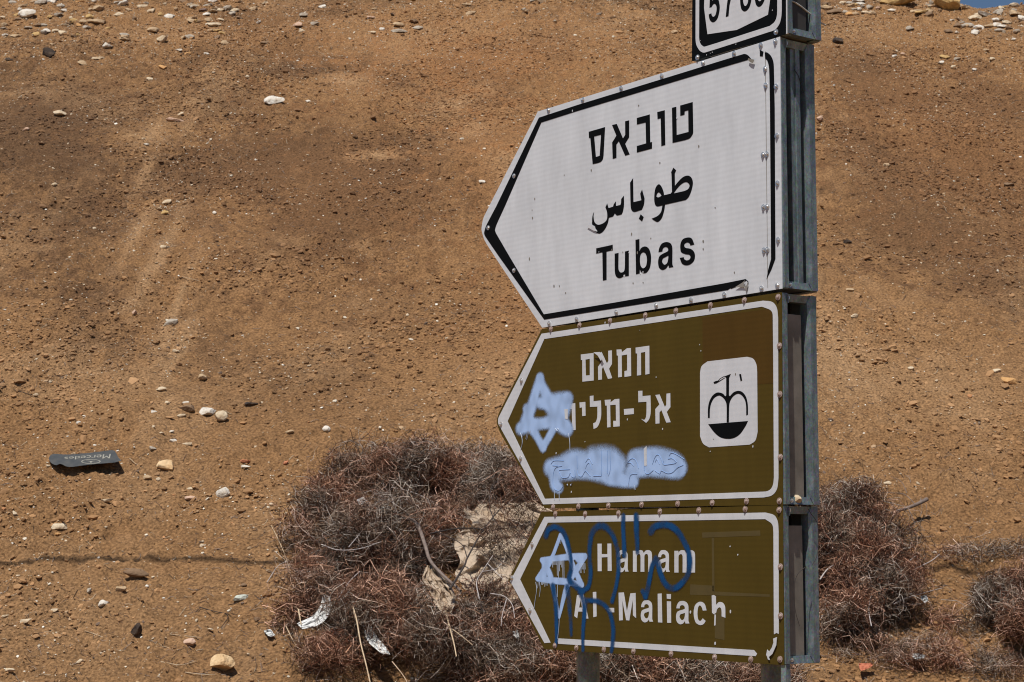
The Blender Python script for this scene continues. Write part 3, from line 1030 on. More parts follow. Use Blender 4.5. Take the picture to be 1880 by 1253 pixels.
# ---- unit letters traced once, reused by box
def norm(loops, shear=0.0):
    L = [[(p[0], p[1] + shear * p[0]) + tuple(p[2:]) for p in lp] for lp in loops]
    xs = [p[0] for p in L[0]]
    ys = [p[1] for p in L[0]]
    x0, x1, y0, y1 = min(xs), max(xs), min(ys), max(ys)
    return [[((p[0] - x0) / (x1 - x0), (p[1] - y0) / (y1 - y0)) + tuple(p[2:]) for p in lp] for lp in L]
LA = [[(1137,355),(1150,290,1),(1190,225,1),(1260,202,1),(1320,225,1),(1345,290,1),(1345,530,1),(1360,577),(1295,590),(1285,548),(1250,600,1),(1195,622,1),(1145,585,1),(1132,500,1),(1150,420,1),(1200,380,1),(1260,350,1),(1283,330,1),(1275,290,1),(1240,278,1),(1205,300,1),(1195,345)],
      [(1285,405),(1283,460,1),(1265,520,1),(1225,543,1),(1192,500,1),(1205,450,1),(1240,430,1)]]
U_A = norm(LA, 0.2)
U_M = [[(0,.03),(.19,.03),(.2,.12),(.27,.03,1),(.38,0,1),(.5,.03,1),(.565,.13,1),(.66,.03,1),(.80,0,1),(.95,.07,1),(1,.25,1),(1,1),(.8,1),(.8,.3,1),(.77,.2,1),(.70,.18,1),(.62,.22,1),(.6,.35,1),(.6,1),(.4,1),(.4,.3,1),(.37,.2,1),(.3,.18,1),(.22,.23,1),(.2,.35,1),(.2,1),(0,1)]]
def boxed(unit, x0, y0, x1, y1):
    return [[(x0 + p[0] * (x1 - x0), y0 + p[1] * (y1 - y0)) + tuple(p[2:]) for p in lp] for lp in unit]

# ================================================================== sign 1: white direction sign
OUT1 = [(285,325),(1280,17),(1290,1052),(303,1213),(74,868,1),(55,818,1),(55,795,1),(66,752,1)]
r1, o1 = build_sign('road_sign', 'white arrow road sign with black lettering, second from the top', OUT1, Z1, M_WHITE, 'bars')
ring = [[(989.6,216.4),(1060,193.2),(1168.5,160),(1250,135),(1364.7,99.8,1),(1372,101,1),(1379,108),(1376.6,109.5),(1275,139.5),(1206.8,160),(1060,204.5),(994,225.5),
         (926.7,380),(911.6,413,1),(908.7,423),(910.9,429),(934.6,469.8),(998.5,577.4),(1130,555.6),(1330,520.5),(1369,512.7),(1374,517),(1374.5,523),(1371.5,515.2),(1365,518.5),(1351,527.5),(1342.3,530.8),(1341,529.8),
         (1336.5,533),(1130,566.3),(999.4,587.3),(915.2,469.8),(892.2,436,1),(889.3,430.3,1),(889.7,424.5,1),(893.6,413,1),(910.9,380)]]
decal('black_border', r1, o1, ZX, ring, M_BLACK)
decal('black_border', r1, o1, ZX, [[(1404.2,96.8),(1408.6,96.8,1),(1415.3,102.8,1),(1419.8,113.2,1),(1421,126.6,1),(1422.5,200),(1423.8,475.5),(1416.3,495.7),(1407.4,513.5),(1410.5,495.7),(1415.8,476),(1413.8,194),(1412.3,127,1),(1409,112,1),(1405,108)]], M_BLACK)
decal('black_chip', r1, o1, Z5, [[(975,620),(1020,640),(1010,700),(975,695)]], M_BLACK)
decal('peeling_flap', r1, o1, Z5, [[(850,725),(920,742),(905,785),(875,775),(845,745)]], M_DARKPLATE, 0.010, 0.008)
decal('peeling_flap', r1, o1, ZK, [[(745,395),(895,300),(930,262),(905,360),(960,365),(985,300),(990,340),(955,500),(935,400),(890,395)]], M_ALU, 0.006, 0.005)
decal('peeling_flap', r1, o1, ZB, [[(150,920),(175,880),(215,885),(262,925),(268,950),(292,985),(240,970)]], M_VINYL, 0.005, 0.004)
decal('sheet_joint', r1, o1, Z1, [[(1219,78),(1221,78),(1231,1050),(1229.4,1050)]], M_DARKPLATE, 0.0006, 0.0001)
for nm, zz, loops in (
  ('hebrew_letter', ZA, [[(165,645),(400,577),(378,985),(365,1045,1),(325,1085,1),(222,1112),(188,735),(168,735)],[(243,713),(342,688),(322,990),(268,1008)]]),
  ('hebrew_letter', ZA, [[(500,548),(568,532),(657,740),(690,690),(688,495),(746,480),(746,722),(688,818),(753,970),(690,990),(597,782),(563,828),(563,1020),(510,1037),(502,800),(563,700)]]),
  ('hebrew_letter', ZA, [[(857,447),(1043,395),(1050,797),(1075,793),(1075,887),(857,945),(857,850),(990,812),(983,512),(857,542)]]),
  ('hebrew_letter', ZA, [[(1150,362),(1258,335),(1266,835),(1209,852),(1200,452),(1155,464)]]),
  ('hebrew_letter', ZA, [[(1362,300),(1424,285),(1430,692),(1600,647),(1596,337),(1545,350),(1543,400),(1482,417),(1480,268),(1660,217),(1667,640,1),(1655,690,1),(1600,750,1),(1370,807)]]),
  ('arabic_letters', ZB, [[(1383,65),(1422,103),(1402,150),(1404,325),(1480,235,1),(1540,190,1),(1600,180,1),(1645,215,1),(1663,290,1),(1640,400,1),(1600,490,1),(1560,530),(1262,598),(1250,680,1),(1215,790,1),(1160,845,1),(1110,828,1),(1070,797),(1100,785,1),(1160,755,1),(1205,700,1),(1225,608),(1150,622,1),(1118,590,1),(1107,520,1),(1115,400,1),(1140,330,1),(1178,303,1),(1215,345,1),(1240,410,1),(1248,460),(1345,437),(1363,410),(1355,155),(1350,130)],
     [(1385,435),(1440,360,1),(1500,300,1),(1560,272,1),(1600,290,1),(1615,330,1),(1590,375,1),(1540,400)], [(1137,480),(1148,440,1),(1168,420,1),(1192,435,1),(1213,467),(1185,485,1),(1160,492,1)]]),
  ('arabic_letters', ZB, [[(803,215),(808,560),(922,533),(905,440),(932,380),(968,510),(960,590,1),(930,670),(825,702,1),(785,680,1),(768,620,1),(760,280)]]),
  ('arabic_letters', ZB, [[(912,735),(955,775),(932,840),(886,798)]]),
  ('arabic_letters', ZB, [[(670,468),(672,600,1),(655,700,1),(635,740),(570,755),(540,722),(515,768),(455,785),(440,860,1),(400,945,1),(350,1000,1),(300,1012,1),(240,970),(290,985),(285,965),(262,935),(255,905),(213,880),(215,800,1),(222,750,1),(240,703),(234,770,1),(250,850,1),(300,885,1),(370,865,1),(420,820,1),(432,760,1),(425,690,1),(405,635),(430,580),(450,645),(515,625),(525,590),(555,550),(557,615),(620,600),(630,570),(632,515)]]),
  ('letter', ZC, [[(203,297),(450,243),(452,325),(358,347),(358,770),(302,782),(295,357),(203,377)]]),
  ('letter', ZC, [[(480,377),(538,365),(536,600,1),(555,650,1),(585,660,1),(620,640,1),(632,580,1),(635,345),(692,330),(692,710),(637,720),(634,675),(610,720,1),(550,745,1),(500,715,1),(482,640,1)]]),
  ('letter', ZC, [[(792,170),(850,157),(852,345),(875,295,1),(935,268,1),(990,300,1),(1020,380,1),(1025,470,1),(1010,580,1),(965,655,1),(920,672,1),(875,650,1),(857,610),(855,675),(800,687)],[(858,470,1),(872,385,1),(910,357,1),(948,385,1),(965,470,1),(950,560,1),(908,597,1),(870,560,1)]]),
  ('letter', ZC, LA),
  ('letter', ZC, [[(1615,255),(1605,225,1),(1570,210,1),(1530,230,1),(1525,265,1),(1545,290,1),(1620,305,1),(1670,350,1),(1685,420,1),(1665,490,1),(1610,540,1),(1545,552,1),(1490,525,1),(1455,440),(1517,430),(1525,460,1),(1560,478,1),(1600,465,1),(1618,430,1),(1600,395,1),(1540,385,1),(1480,355,1),(1465,300,1),(1470,220,1),(1510,155,1),(1590,133,1),(1640,155,1),(1675,240)]]),
):
    decal(nm, r1, o1, zz, loops, M_BLACK)
add_bolts(r1, o1, Z1, [(330,320),(470,277),(628,230),(795,180),(965,125),(1092,87),(1202,53),(1262,38),(1220,150),(1222,218),(1265,222),(1268,425),(1211,503),(1226,500),(1270,620),(1213,718),(1228,716),(1273,853),(1215,895),(1229,893),(1270,1040),(1205,1052),(1052,1078),(915,1100),(772,1122),(608,1150),(445,1178),(332,1196),(188,590),(82,803),(188,978)], BOLT_A)
# dents and pock marks (small raised rims and dark pits)
def pocks(root, org, zm, pts, mat, r=0.004):
    for k, q in enumerate(pts):
        x, y = q
        c = sp(*zm(x, y))
        rr = r * (0.7 + 0.5 * ((k * 37) % 10) / 10)
        lp = [[c + rr * np.array([math.cos(a) * 0.9, math.sin(a) * (1.0 + 0.35 * (k % 3))]) for a in np.linspace(0, 2 * math.pi, 9)[:-1] + k]]
        add('dent', plate('dent', shift(lp, org), -0.0016, -0.0002), root, mat)
pocks(r1, o1, Z1, [(394,586),(505,566),(273,684),(262,730),(264,762),(947,468),(1014,720),(965,858),(671,828),(750,846),(635,903),(695,905),(677,1030),(718,1028),(352,1042),(400,1070),(1093,986),(251,930),(700,300),(965,890),(374,1042),(787,536),(590,893)], M_DARKPLATE, 0.0042)
pocks(r1, o1, Z1, [(537,902),(640,1000),(718,985),(706,992),(857,352),(428,322),(660,905)], M_VINYL, 0.0038)

# ================================================================== sign 2: brown sign
OUT2 = [(283,222),(1597,20),(1603,1187),(298,1204),(60,800,1),(38,745,1),(36,722,1),(52,672,1)]
r2, o2 = build_sign('road_sign', 'upper brown sign with fountain symbol and pale blue spray paint', OUT2, Z6, M_BROWN, 'plate', 0.085)
decal('faded_patch', r2, o2, Z6, [[(1163,160),(1546,110),(1552,520),(1165,540)]], M_BROWN2, 0.0005, 0.0001)
decal('white_border', r2, o2, Z6, [[(282,248),(1495,67),(1545,74,1),(1571,108,1),(1578,165),(1580,1040),(1572,1098,1),(1545,1133,1),(1500,1145),(290,1183),(58,765,1),(44,735,1),(50,700,1)],
                                    [(297,277),(96,728),(300,1152),(1500,1113,1),(1533,1103,1),(1550,1075,1),(1555,1035),(1549,165,1),(1540,122,1),(1490,100)]], M_VINYL)
for nm, zz, loops in (
  ('hebrew_letter', ZD, [[(185,218),(348,198),(350,550),(205,565),(203,288),(187,288)],[(245,283),(300,273),(300,482),(250,487)]]),
  ('hebrew_letter', ZD, [[(395,215),(450,185),(518,333),(537,300),(535,170),(582,165),(583,340),(545,402),(585,520),(532,530),(470,375),(455,405),(455,537),(408,543),(405,375),(455,305)]]),
  ('hebrew_letter', ZD, [[(642,155),(703,152),(710,188),(775,138),(825,135),(828,492),(743,505),(743,430),(777,422),(777,218),(707,230),(710,503),(662,510),(660,232),(645,230)]]),
  ('hebrew_letter', ZD, [[(885,130),(1060,105),(1062,465),(1010,475),(1008,185),(953,195),(955,480),(903,487),(905,205),(887,203)]]),
  ('hebrew_letter', ZD, [[(1137,735),(1190,728),(1258,890),(1277,862),(1280,718),(1328,712),(1330,890),(1283,953),(1333,1083),(1277,1088),(1215,928),(1190,960),(1190,1098),(1140,1102),(1137,915),(1190,855)]]),
  ('hebrew_letter', ZD, [[(918,683),(972,680),(972,750),(1075,740),(1078,950,1),(1060,1040,1),(1020,1092),(955,1040),(1000,1050,1),(1022,990,1),(1025,822),(920,828)]]),
  ('hyphen', ZD, [[(735,915),(862,905),(863,978),(740,990)]]),
  ('hebrew_letter', ZD, [[(490,798),(570,793),(562,830),(620,788),(677,783),(682,1135),(600,1142),(600,1065),(635,1065),(632,860),(560,865),(565,1145),(522,1150),(518,870),(497,870)]]),
  ('hebrew_letter', ZD, [[(300,748),(347,742),(347,815),(442,805),(445,1000,1),(420,1100,1),(390,1150,1),(348,1168),(343,1095),(375,1080,1),(395,1020,1),(397,883),(302,888)]]),
  ('hebrew_letter', ZD, [[(168,830),(243,823),(246,1000),(203,1005),(200,893),(172,900)]]),
  ('hebrew_letter', ZE, [[(735,510),(880,490),(885,835),(843,837),(835,565),(787,570),(787,860),(745,862),(745,575),(735,570)]]),
):
    decal(nm, r2, o2, zz, loops, M_VINYL)
decal('peeling_flap', r2, o2, ZD, [[(368,192),(400,190),(450,188),(485,270),(462,300),(425,235)]], M_VINYL, 0.012, 0.011)
sym = decal('fountain_symbol', r2, o2, ZG, [[(160,280),(178,205,1),(245,150),(700,97),(770,120,1),(808,190,1),(816,270),(822,960),(795,1060,1),(730,1107),(262,1138),(195,1095,1),(160,1010)]], M_VINYL)
def sub_decal(name, par, org, zm, loops, mat, front, back):
    return add(name, plate(name, shift(trace(zm, loops), org), -front, -back), par, mat)
sub_decal('fountain_jets', sym, o2, ZG, [[(443,322),(515,293),(495,340),(493,540),(505,548,1),(530,520,1),(560,498,1),(605,488,1),(650,505,1),(690,560,1),(710,650,1),(712,762),(692,770),(690,660,1),(675,590,1),(640,540,1),(597,522,1),(550,545,1),(515,590,1),(497,650,1),(492,850),(467,852),(466,650,1),(445,590,1),(410,555,1),(375,543,1),(325,570,1),(290,630,1),(275,700,1),(272,800),(252,800),(252,700,1),(265,620,1),(300,550,1),(345,512,1),(385,508,1),(425,522,1),(450,550,1),(462,540),(462,340)]], M_BLACK, 0.0019, 0.0012)
sub_decal('bowl', sym, o2, ZG, [[(255,872),(712,835),(680,900,1),(620,985,1),(550,1030,1),(470,1040,1),(390,1020,1),(320,960,1)]], M_BLACK, 0.0019, 0.0012)
sub_decal('scratched_jet', sym, o2, ZG, [[(315,388),(325,408),(350,402),(395,375),(448,340),(446,335),(390,368),(348,392),(372,378),(392,350),(445,322),(440,318),(390,345),(368,370),(340,376)]], M_BLACK, 0.0019, 0.0012)
sub_decal('scratched_jet', sym, o2, ZG, [[(610,300),(632,293),(645,370),(627,378)]], M_BLACK, 0.0019, 0.0012)
add_bolts(r2, o2, Z6, [(333,224),(490,202),(657,178),(850,148),(1018,123),(1207,93),(1393,65),(1578,48),(1585,315),(1587,580),(1590,925),(1585,1165),(1405,1166),(1217,1175),(1028,1180),(830,1185),(648,1190),(484,1194),(345,1198)], BOLT_B)
add_bolts(r2, o2, Z6, [(172,505),(60,743),(168,932)], BOLT_A)
pocks(r2, o2, Z6, [(1148,308),(945,770),(752,718),(520,840),(445,1115),(1440,866),(1206,893),(362,903),(630,188),(910,486),(1155,342),(850,1155)], M_VINYL, 0.0034)
pocks(r2, o2, Z6, [(1225,826),(208,714),(1345,470),(820,230),(650,1040)], M_DARKPLATE, 0.004)

# ================================================================== sign 3: lower brown sign
OUT3 = [(232,62),(1620,25),(1628,945),(248,852),(68,495,1),(48,460,1),(50,440,1),(66,408,1)]
r3, o3 = build_sign('road_sign', 'lowest brown sign with dark blue graffiti and sprayed star', OUT3, Z7, M_BROWN, 'plate', 0.082)
decal('white_border', r3, o3, Z7, [[(250,92),(1520,67),(1570,82,1),(1592,120,1),(1597,175),(1598,765),(1584,760),(1570,768),(1567,180),(1560,135,1),(1520,105),(270,125),(110,452),(285,815),(250,818),(53,462)]], M_VINYL)
decal('white_border', r3, o3, Z7, [[(318,790),(1455,858),(1473,880),(1465,893),(330,822),(325,806)]], M_VINYL)
decal('peeling_flap', r3, o3, Z7, [[(1570,792),(1592,783),(1588,830),(1566,880),(1545,898),(1550,915),(1540,912),(1535,895),(1530,885),(1536,855),(1546,868),(1562,845),(1572,815)]], M_VINYL, 0.006, 0.004)
decal('tape_patch', r3, o3, Z7, [[(1155,182),(1490,170),(1492,200),(1158,212)]], M_TAPE, 0.0005, 0.0001)
decal('tape_patch', r3, o3, Z7, [[(1212,214),(1225,213),(1228,520),(1214,520)]], M_TAPE, 0.0005, 0.0001)
decal('tape_patch', r3, o3, Z7, [[(1088,480),(1225,488),(1225,521),(1545,538),(1545,552),(1086,540)]], M_TAPE, 0.0005, 0.0001)
decal('tape_patch', r3, o3, Z7, [[(1228,620),(1285,622),(1285,800),(1230,790)]], M_TAPE, 0.0005, 0.0001)
Hs = [[(90,358),(130,358),(130,458),(185,458),(185,357),(222,357),(226,620),(188,620),(187,487),(130,490),(130,622),(92,622)]]
for nm, zz, loops in (
  ('letter', ZH, Hs),
  ('letter', ZH, boxed(U_A, 278, 420, 387, 632)), ('letter', ZH, boxed(U_M, 430, 420, 612, 628)),
  ('letter', ZH, boxed(U_A, 668, 420, 782, 635)), ('letter', ZH, boxed(U_M, 827, 420, 1025, 635)),
  ('letter', ZI, [[(430,705),(460,700),(465,680),(478,680),(520,890),(490,892),(478,835),(440,835),(432,888),(408,870)],[(447,803),(470,803),(460,740)]]),
  ('letter', ZI, [[(556,680),(583,678),(586,873),(560,880)]]),
  ('hyphen', ZI, [[(650,805),(725,806),(726,841),(690,842)]]),
  ('letter', ZH, [[(292,828),(342,825),(372,1010),(405,835),(455,830),(460,1072),(430,1045),(428,900),(395,1095),(365,1092),(328,900),(333,1092),(297,1095)]]),
  ('letter', ZH, boxed(U_A, 505, 900, 622, 1112)),
  ('letter', ZH, [[(667,838),(705,835),(711,1115),(670,1112)]]),
  ('letter', ZH, [[(755,910),(795,912),(796,1117),(758,1117)]]), ('letter_dot', ZH, [[(753,840),(795,842),(793,890),(755,885)]]),
  ('letter', ZH, boxed(U_A, 843, 908, 970, 1130)),
  ('letter', ZH, [[(1135,998),(1100,1000),(1088,965,1),(1070,950,1),(1055,970,1),(1048,1030,1),(1055,1085,1),(1075,1100,1),(1098,1075),(1127,1100),(1105,1130,1),(1070,1138,1),(1030,1110,1),(1012,1030,1),(1025,950,1),(1070,915,1),(1115,935,1)]]),
  ('letter', ZH, [[(1185,855),(1205,850),(1225,865),(1227,945),(1255,918,1),(1290,925,1),(1313,965,1),(1316,1068),(1280,1055),(1278,990,1),(1262,968,1),(1238,985,1),(1228,1020),(1205,1035),(1188,1020)]]),
  ('letter', ZH, [[(1212,1035),(1225,1040),(1222,1140),(1208,1145)]]),
):
    decal(nm, r3, o3, zz, loops, M_VINYL)
add_bolts(r3, o3, Z7, [(313,75),(484,75),(676,72),(914,62),(1138,55),(1405,48),(1600,53),(1607,380),(1608,662),(1605,912),(1437,912),(1229,900),(978,880),(762,865),(592,855),(434,845),(310,832)], BOLT_B)
add_bolts(r3, o3, Z7, [(180,250),(63,442),(168,630)], BOLT_A)
pocks(r3, o3, Z7, [(1318,262),(1090,640),(1045,462),(1362,310),(1232,820),(1320,637)], M_VINYL, 0.005)

# ================================================================== sign 0: number sign cut by the top edge
OUT0 = [(152,-1500),(1300,-1900),(1290,425),(135,757)]
OUT0 = [(1272.5,-200),(1441,-248),(1442.2,63.3),(1270.1,112.6)]
r0, o0 = build_sign('road_sign', 'black road number sign cut by the top of the view', OUT0, ZX, M_BLACK, 'number', 0.034)
decal('white_border', r0, o0, Z5, [[(187,-1200),(183,480),(190,545,1),(215,600,1),(250,640,1),(300,650,1),(1080,400,1),(1160,370,1),(1215,300,1),(1238,220,1),(1245,140),(1245,-1500)],
                                    [(1190,-1440),(1190,140),(1183,210,1),(1155,275,1),(1100,322),(300,578,1),(262,565,1),(235,525,1),(226,470),(233,-1150)]], M_VINYL)
decal('route_shield', r0, o0, Z5, [[(305,-400),(288,100),(330,425),(690,372),(1075,185),(1105,-20),(1110,-560)]], M_VINYL)
decal('digit', r0, o0, ZM, [[(700,-250),(1000,-330),(1000,-200),(780,-140),(770,45),(800,0,1),(860,-40,1),(960,-20,1),(1000,100,1),(1018,250,1),(1000,420,1),(950,600,1),(870,710,1),(785,742,1),(710,690,1),(670,600,1),(655,485),(740,445),(755,510,1),(785,552,1),(820,558,1),(870,510,1),(905,400,1),(915,270,1),(895,180,1),(850,135,1),(800,160,1),(750,240),(680,265)]], M_BLACK, 0.0019, 0.0012)
decal('digit', r0, o0, ZM, [[(1080,-350),(1420,-440),(1420,-330),(1380,0),(1340,180),(1305,540),(1215,570),(1250,200),(1290,-100),(1330,-300),(1080,-240)]], M_BLACK, 0.0019, 0.0012)
decal('digit', r0, o0, ZN, [[(350,100,1),(360,200,1),(395,320,1),(480,385,1),(570,350,1),(650,240,1),(695,100,1),(712,-50,1),(640,-200,1),(700,-400,1),(600,-520,1),(500,-540,1),(380,-430,1),(420,-200,1),(350,-60,1)],
                           [(440,0,1),(455,120,1),(500,205,1),(555,180,1),(600,90,1),(605,0,1),(560,-100,1),(480,-100,1)]], M_BLACK, 0.0019, 0.0012)
decal('digit', r0, o0, ZN, [[(830,-100,1),(840,60,1),(880,180,1),(955,235,1),(1040,195,1),(1110,90,1),(1155,-60,1),(1090,-300,1),(1140,-480,1),(1050,-640,1),(900,-600,1),(850,-450,1),(900,-300,1)],
                           [(930,-50,1),(945,25,1),(985,48,1),(1035,20,1),(1050,-60,1),(1000,-140,1)]], M_BLACK, 0.0019, 0.0012)
add_bolts(r0, o0, Z5, [(207,712),(1175,400)], BOLT_A)
decal('edge_trim', r0, o0, ZX, [[(1442.4,-240),(1444.3,-240),(1445.3,62),(1443.6,62.8)]], M_VINYL, 0.001, -0.008)
pocks(r0, o0, Z5, [(245,505),(680,548),(318,680),(365,660),(390,648),(1130,130)], M_VINYL, 0.002)

# ------------------------------------------------------------------ spray paint: thin films of paint over the faces
def paint_material(name, colour):
    m = material(name, colour, 0.6, spec=0.25)
    t = m.node_tree
    b = t.nodes['Principled BSDF']
    a = N(m, 'ShaderNodeAttribute', attribute_name='col')
    t.links.new(a.outputs['Fac'], b.inputs['Alpha'])
    return m
M_PALE = paint_material('pale_blue_paint', (0.40, 0.57, 0.90))
M_DEEP = paint_material('deep_blue_paint', (0.002, 0.060, 0.19))

def film(name, root, org, x0, y0, x1, y1, strokes, mat, y, step=0.004, gain=1.0, seed=3):
    """strokes: list of (zoom map, points [(x,y,radius in zoom px)], softness 0..1, opacity)"""
    c = [sp(x, yy) for x in (x0, x1) for yy in (y0, y1)]
    us = np.arange(min(q[0] for q in c), max(q[0] for q in c), step)
    ws = np.arange(min(q[1] for q in c), max(q[1] for q in c), step)
    U, W = np.meshgrid(us, ws)
    A = np.zeros_like(U)
    for zm, pts, soft, op in strokes:
        q = []
        for p in pts:
            a = sp(*zm(p[0], p[1]))
            e = sp(*zm(p[0], p[1] - p[2]))
            q.append((a[0], a[1], abs(e[1] - a[1]) * gain))
        q = spline(q, 6) if len(q) > 1 else np.array([q[0], q[0]])
        best = np.full(U.shape, -9.0)
        for i in range(len(q) - 1):
            a, b = q[i], q[i + 1]
            rr = max(a[2], b[2])
            m = (U > min(a[0], b[0]) - 2.2 * rr * 1.3) & (U < max(a[0], b[0]) + 2.2 * rr * 1.3) & (W > min(a[1], b[1]) - 2.2 * rr) & (W < max(a[1], b[1]) + 2.2 * rr)
            if not m.any():
                continue
            du, dw = b[0] - a[0], b[1] - a[1]
            L2 = du * du + dw * dw + 1e-12
            uu, ww = U[m], W[m]
            t = np.clip(((uu - a[0]) * du + (ww - a[1]) * dw) / L2, 0, 1)
            r = a[2] + (b[2] - a[2]) * t
            dd = np.hypot(((uu - a[0]) - t * du) / 1.25, (ww - a[1]) - t * dw) / np.maximum(r, 1e-4)
            best[m] = np.maximum(best[m], 1 - dd)
        al = sstep(-soft, soft, best) * op
        A = 1 - (1 - A) * (1 - al)
    r = RS(seed)
    grain = noise2(U / 0.007, W / 0.007, seed + 1) + 0.5 * RS(seed).normal(0, 0.6, U.shape)
    A = np.clip(A * (0.93 + (0.55 if 'blue_' in name else 0.22) * noise2(U / 0.05, W / 0.07, seed)) + 1.5 * grain * A * (1 - A) * 0.6, 0, 1)
    ny, nx = U.shape
    ii = (np.arange(ny - 1)[:, None] * nx + np.arange(nx - 1)[None]).ravel()
    Fc = np.stack([ii, ii + 1, ii + nx + 1, ii + nx], 1)
    Af = A.ravel()
    Fc = Fc[Af[Fc].max(1) > 0.015]
    used, inv = np.unique(Fc, return_inverse=True)
    V = np.stack([U.ravel() - org[0], np.full(U.size, -y), W.ravel() - org[1]], 1)[used]
    me = np_mesh(name, V, inv.reshape(-1, 4), np.repeat(Af[used][:, None], 3, 1))
    return add(name, me, root, mat)

S = 0.42
film('pale_graffiti', r2, o2, 940, 680, 1066, 850, [
    (ZE, [(430,165,45),(385,320,50),(330,520,60),(250,720,65)], S, 1), (ZE, [(430,165,40),(470,300,50),(580,540,75),(700,740,80),(785,830,62)], S, 1),
    (ZE, [(185,815,60),(330,770,62),(480,750,55),(620,720,70),(770,800,60)], S, 1), (ZE, [(440,490,55),(600,470,75),(770,445,72)], S, 1),
    (ZE, [(780,440,60),(720,600,80),(640,740,50),(560,900,40),(470,1050,40)], S, 1), (ZE, [(260,560,45),(310,760,55),(400,930,40),(470,1060,42)], S, 1)], M_PALE, 0.0019, 0.0035, 1.32)
film('pale_graffiti', r2, o2, 985, 805, 1280, 915, [
    (ZF, [(200,370,85),(320,340,90),(450,300,110),(540,290,100)], .4, 1), (ZF, [(700,310,145),(850,300,140),(950,340,120)], .4, 1), (ZF, [(230,440,60),(250,560,62),(290,600,55)], .4, 1),
    (ZF, [(330,410,90),(600,400,85),(900,430,110)], .4, 1), (ZF, [(880,480,75),(1020,510,70),(1150,530,60)], .4, 1), (ZF, [(1170,270,95),(1400,260,105),(1600,320,110),(1680,370,85)], .35, 1),
    (ZF, [(1130,420,75),(1300,370,85),(1650,390,90)], .4, 1)], M_PALE, 0.00195, 0.0035, 1.15)
film('pale_graffiti', r3, o3, 975, 965, 1085, 1150, [
    (ZI, [(300,228,17),(240,390,18),(195,470,30),(115,573,18)], .2, 1), (ZI, [(300,228,17),(345,320,19),(400,470,24),(465,620,26)], .2, 1), (ZI, [(120,575,22),(250,590,26),(360,600,26),(470,625,22)], .2, 1),
    (ZI, [(152,425,20),(240,415,22),(380,400,26),(495,395,24)], .2, 1), (ZI, [(495,400,22),(430,500,26),(350,640,24),(290,880,12)], .2, 1), (ZI, [(155,430,20),(215,540,28),(250,680,20),(290,880,10)], .25, 1),
    (ZI, [(440,420,26),(470,420,20)], .3, 1), (ZI, [(170,470,22),(170,560,28)], .3, 1)], M_PALE, 0.0019, 0.003)
film('blue_graffiti', r3, o3, 990, 935, 1290, 1212, [
    (ZI, [(185,235,24),(205,185,24),(260,163,22),(320,200,22),(355,280,20),(380,400,18),(385,500,20),(370,575,24),(410,625,24),(480,675,20)], .6, .92),
    (ZI, [(240,630,24),(262,760,22),(268,900,20),(270,1040,16),(262,1100,16)], .6, .9), (ZI, [(355,640,26),(368,760,22),(382,900,18),(385,1020,14)], .6, .6),
    (ZI, [(455,680,22),(490,770,24),(490,870,20),(480,980,18),(478,1140,16)], .6, .85), (ZI, [(500,745,18),(600,755,20),(680,820,20),(718,950,20),(715,1080,20),(705,1150,16)], .6, .85),
    (ZI, [(480,670,20),(525,630,20),(540,520,20),(530,380,20),(545,230,24),(590,165,26),(650,160,26),(710,220,22),(750,330,20),(762,480,20),(745,620,18),(710,755,18)], .6, .82),
    (ZI, [(798,75,22),(800,200,20),(808,390,22)], .5, .92), (ZI, [(903,75,26),(905,200,24),(912,365,18)], .5, .92),
    (ZH, [(605,240,36),(640,195,32),(740,175,32),(830,210,32),(900,300,30),(962,430,30),(975,560,30),(950,670,28),(880,755,30),(810,785,30),(740,740,30),(695,640,28),(670,540,32),(655,495,26)], .5, .9),
    (ZH, [(650,500,26),(610,590,26),(580,760,26),(552,865,28)], .5, .9), (ZH, [(525,815,24),(550,865,26)], .5, .8)], M_DEEP, 0.0025, 0.003, 0.95)

# paint drips and ridges of the painted over lettering, coloured darker for their edge shade
M_DRIP = material('paint_drip', (0.50, 0.58, 0.72), 0.5)
M_RIDGE = material('shaded_ridge', (0.20, 0.33, 0.60), 0.6)
def lines(name, root, org, zm, paths, mat, r, y):
    vs, fs = [], []
    off = 0
    for p in paths:
        q = []
        pts = spline(p, 4) if len(p) > 2 else np.array(p, float)
        for x, yy in pts:
            u, w = sp(*zm(x, yy))
            q.append((u - org[0], -y, w - org[1]))
        V, Fc = tubes(np.array(q)[None], np.full((1, len(q)), r), 4)
        vs.append(V)
        fs.append(Fc + off)
        off += len(V)
    return tag(add(name, np_mesh(name, np.vstack(vs), np.vstack(fs)), root, mat), kind='stuff')
rr = random.Random(4)
drips = [[(105,600),(112,660),(100,740),(90,815)], [(135,600),(140,660),(132,720)], [(125,600),(120,650)]]
drips += [[(150 + 9 * i, 600), (150 + 9 * i, 615 + rr.randint(0, 25))] for i in range(6)]
drips += [[(238 + 9 * i, 430), (240 + 9 * i, 455 + rr.choice([10, 30, 60, 95, 120]))] for i in range(11)]
drips += [[(455 + 8 * i, 450), (457 + 8 * i, 480 + rr.choice([20, 50, 80]))] for i in range(6)]
drips += [[(277, 620), (276, 720)], [(292, 880), (288, 960), (278, 1050)], [(298, 270), (298, 298)]]
lines('paint_drips', r3, o3, ZI, drips, M_DRIP, 0.0016, 0.0022)
lines('paint_drips', r2, o2, ZE, [[(180,870),(200,930),(205,1000),(185,1090)], [(225,870),(205,930)], [(275,850),(250,950)], [(290,850),(262,960)], [(310,840),(305,885)], [(795,875),(812,980),(815,1100)], [(470,1065),(470,1135)], [(628,815),(655,850)], [(655,810),(672,830)]], M_DRIP, 0.0018, 0.0022)
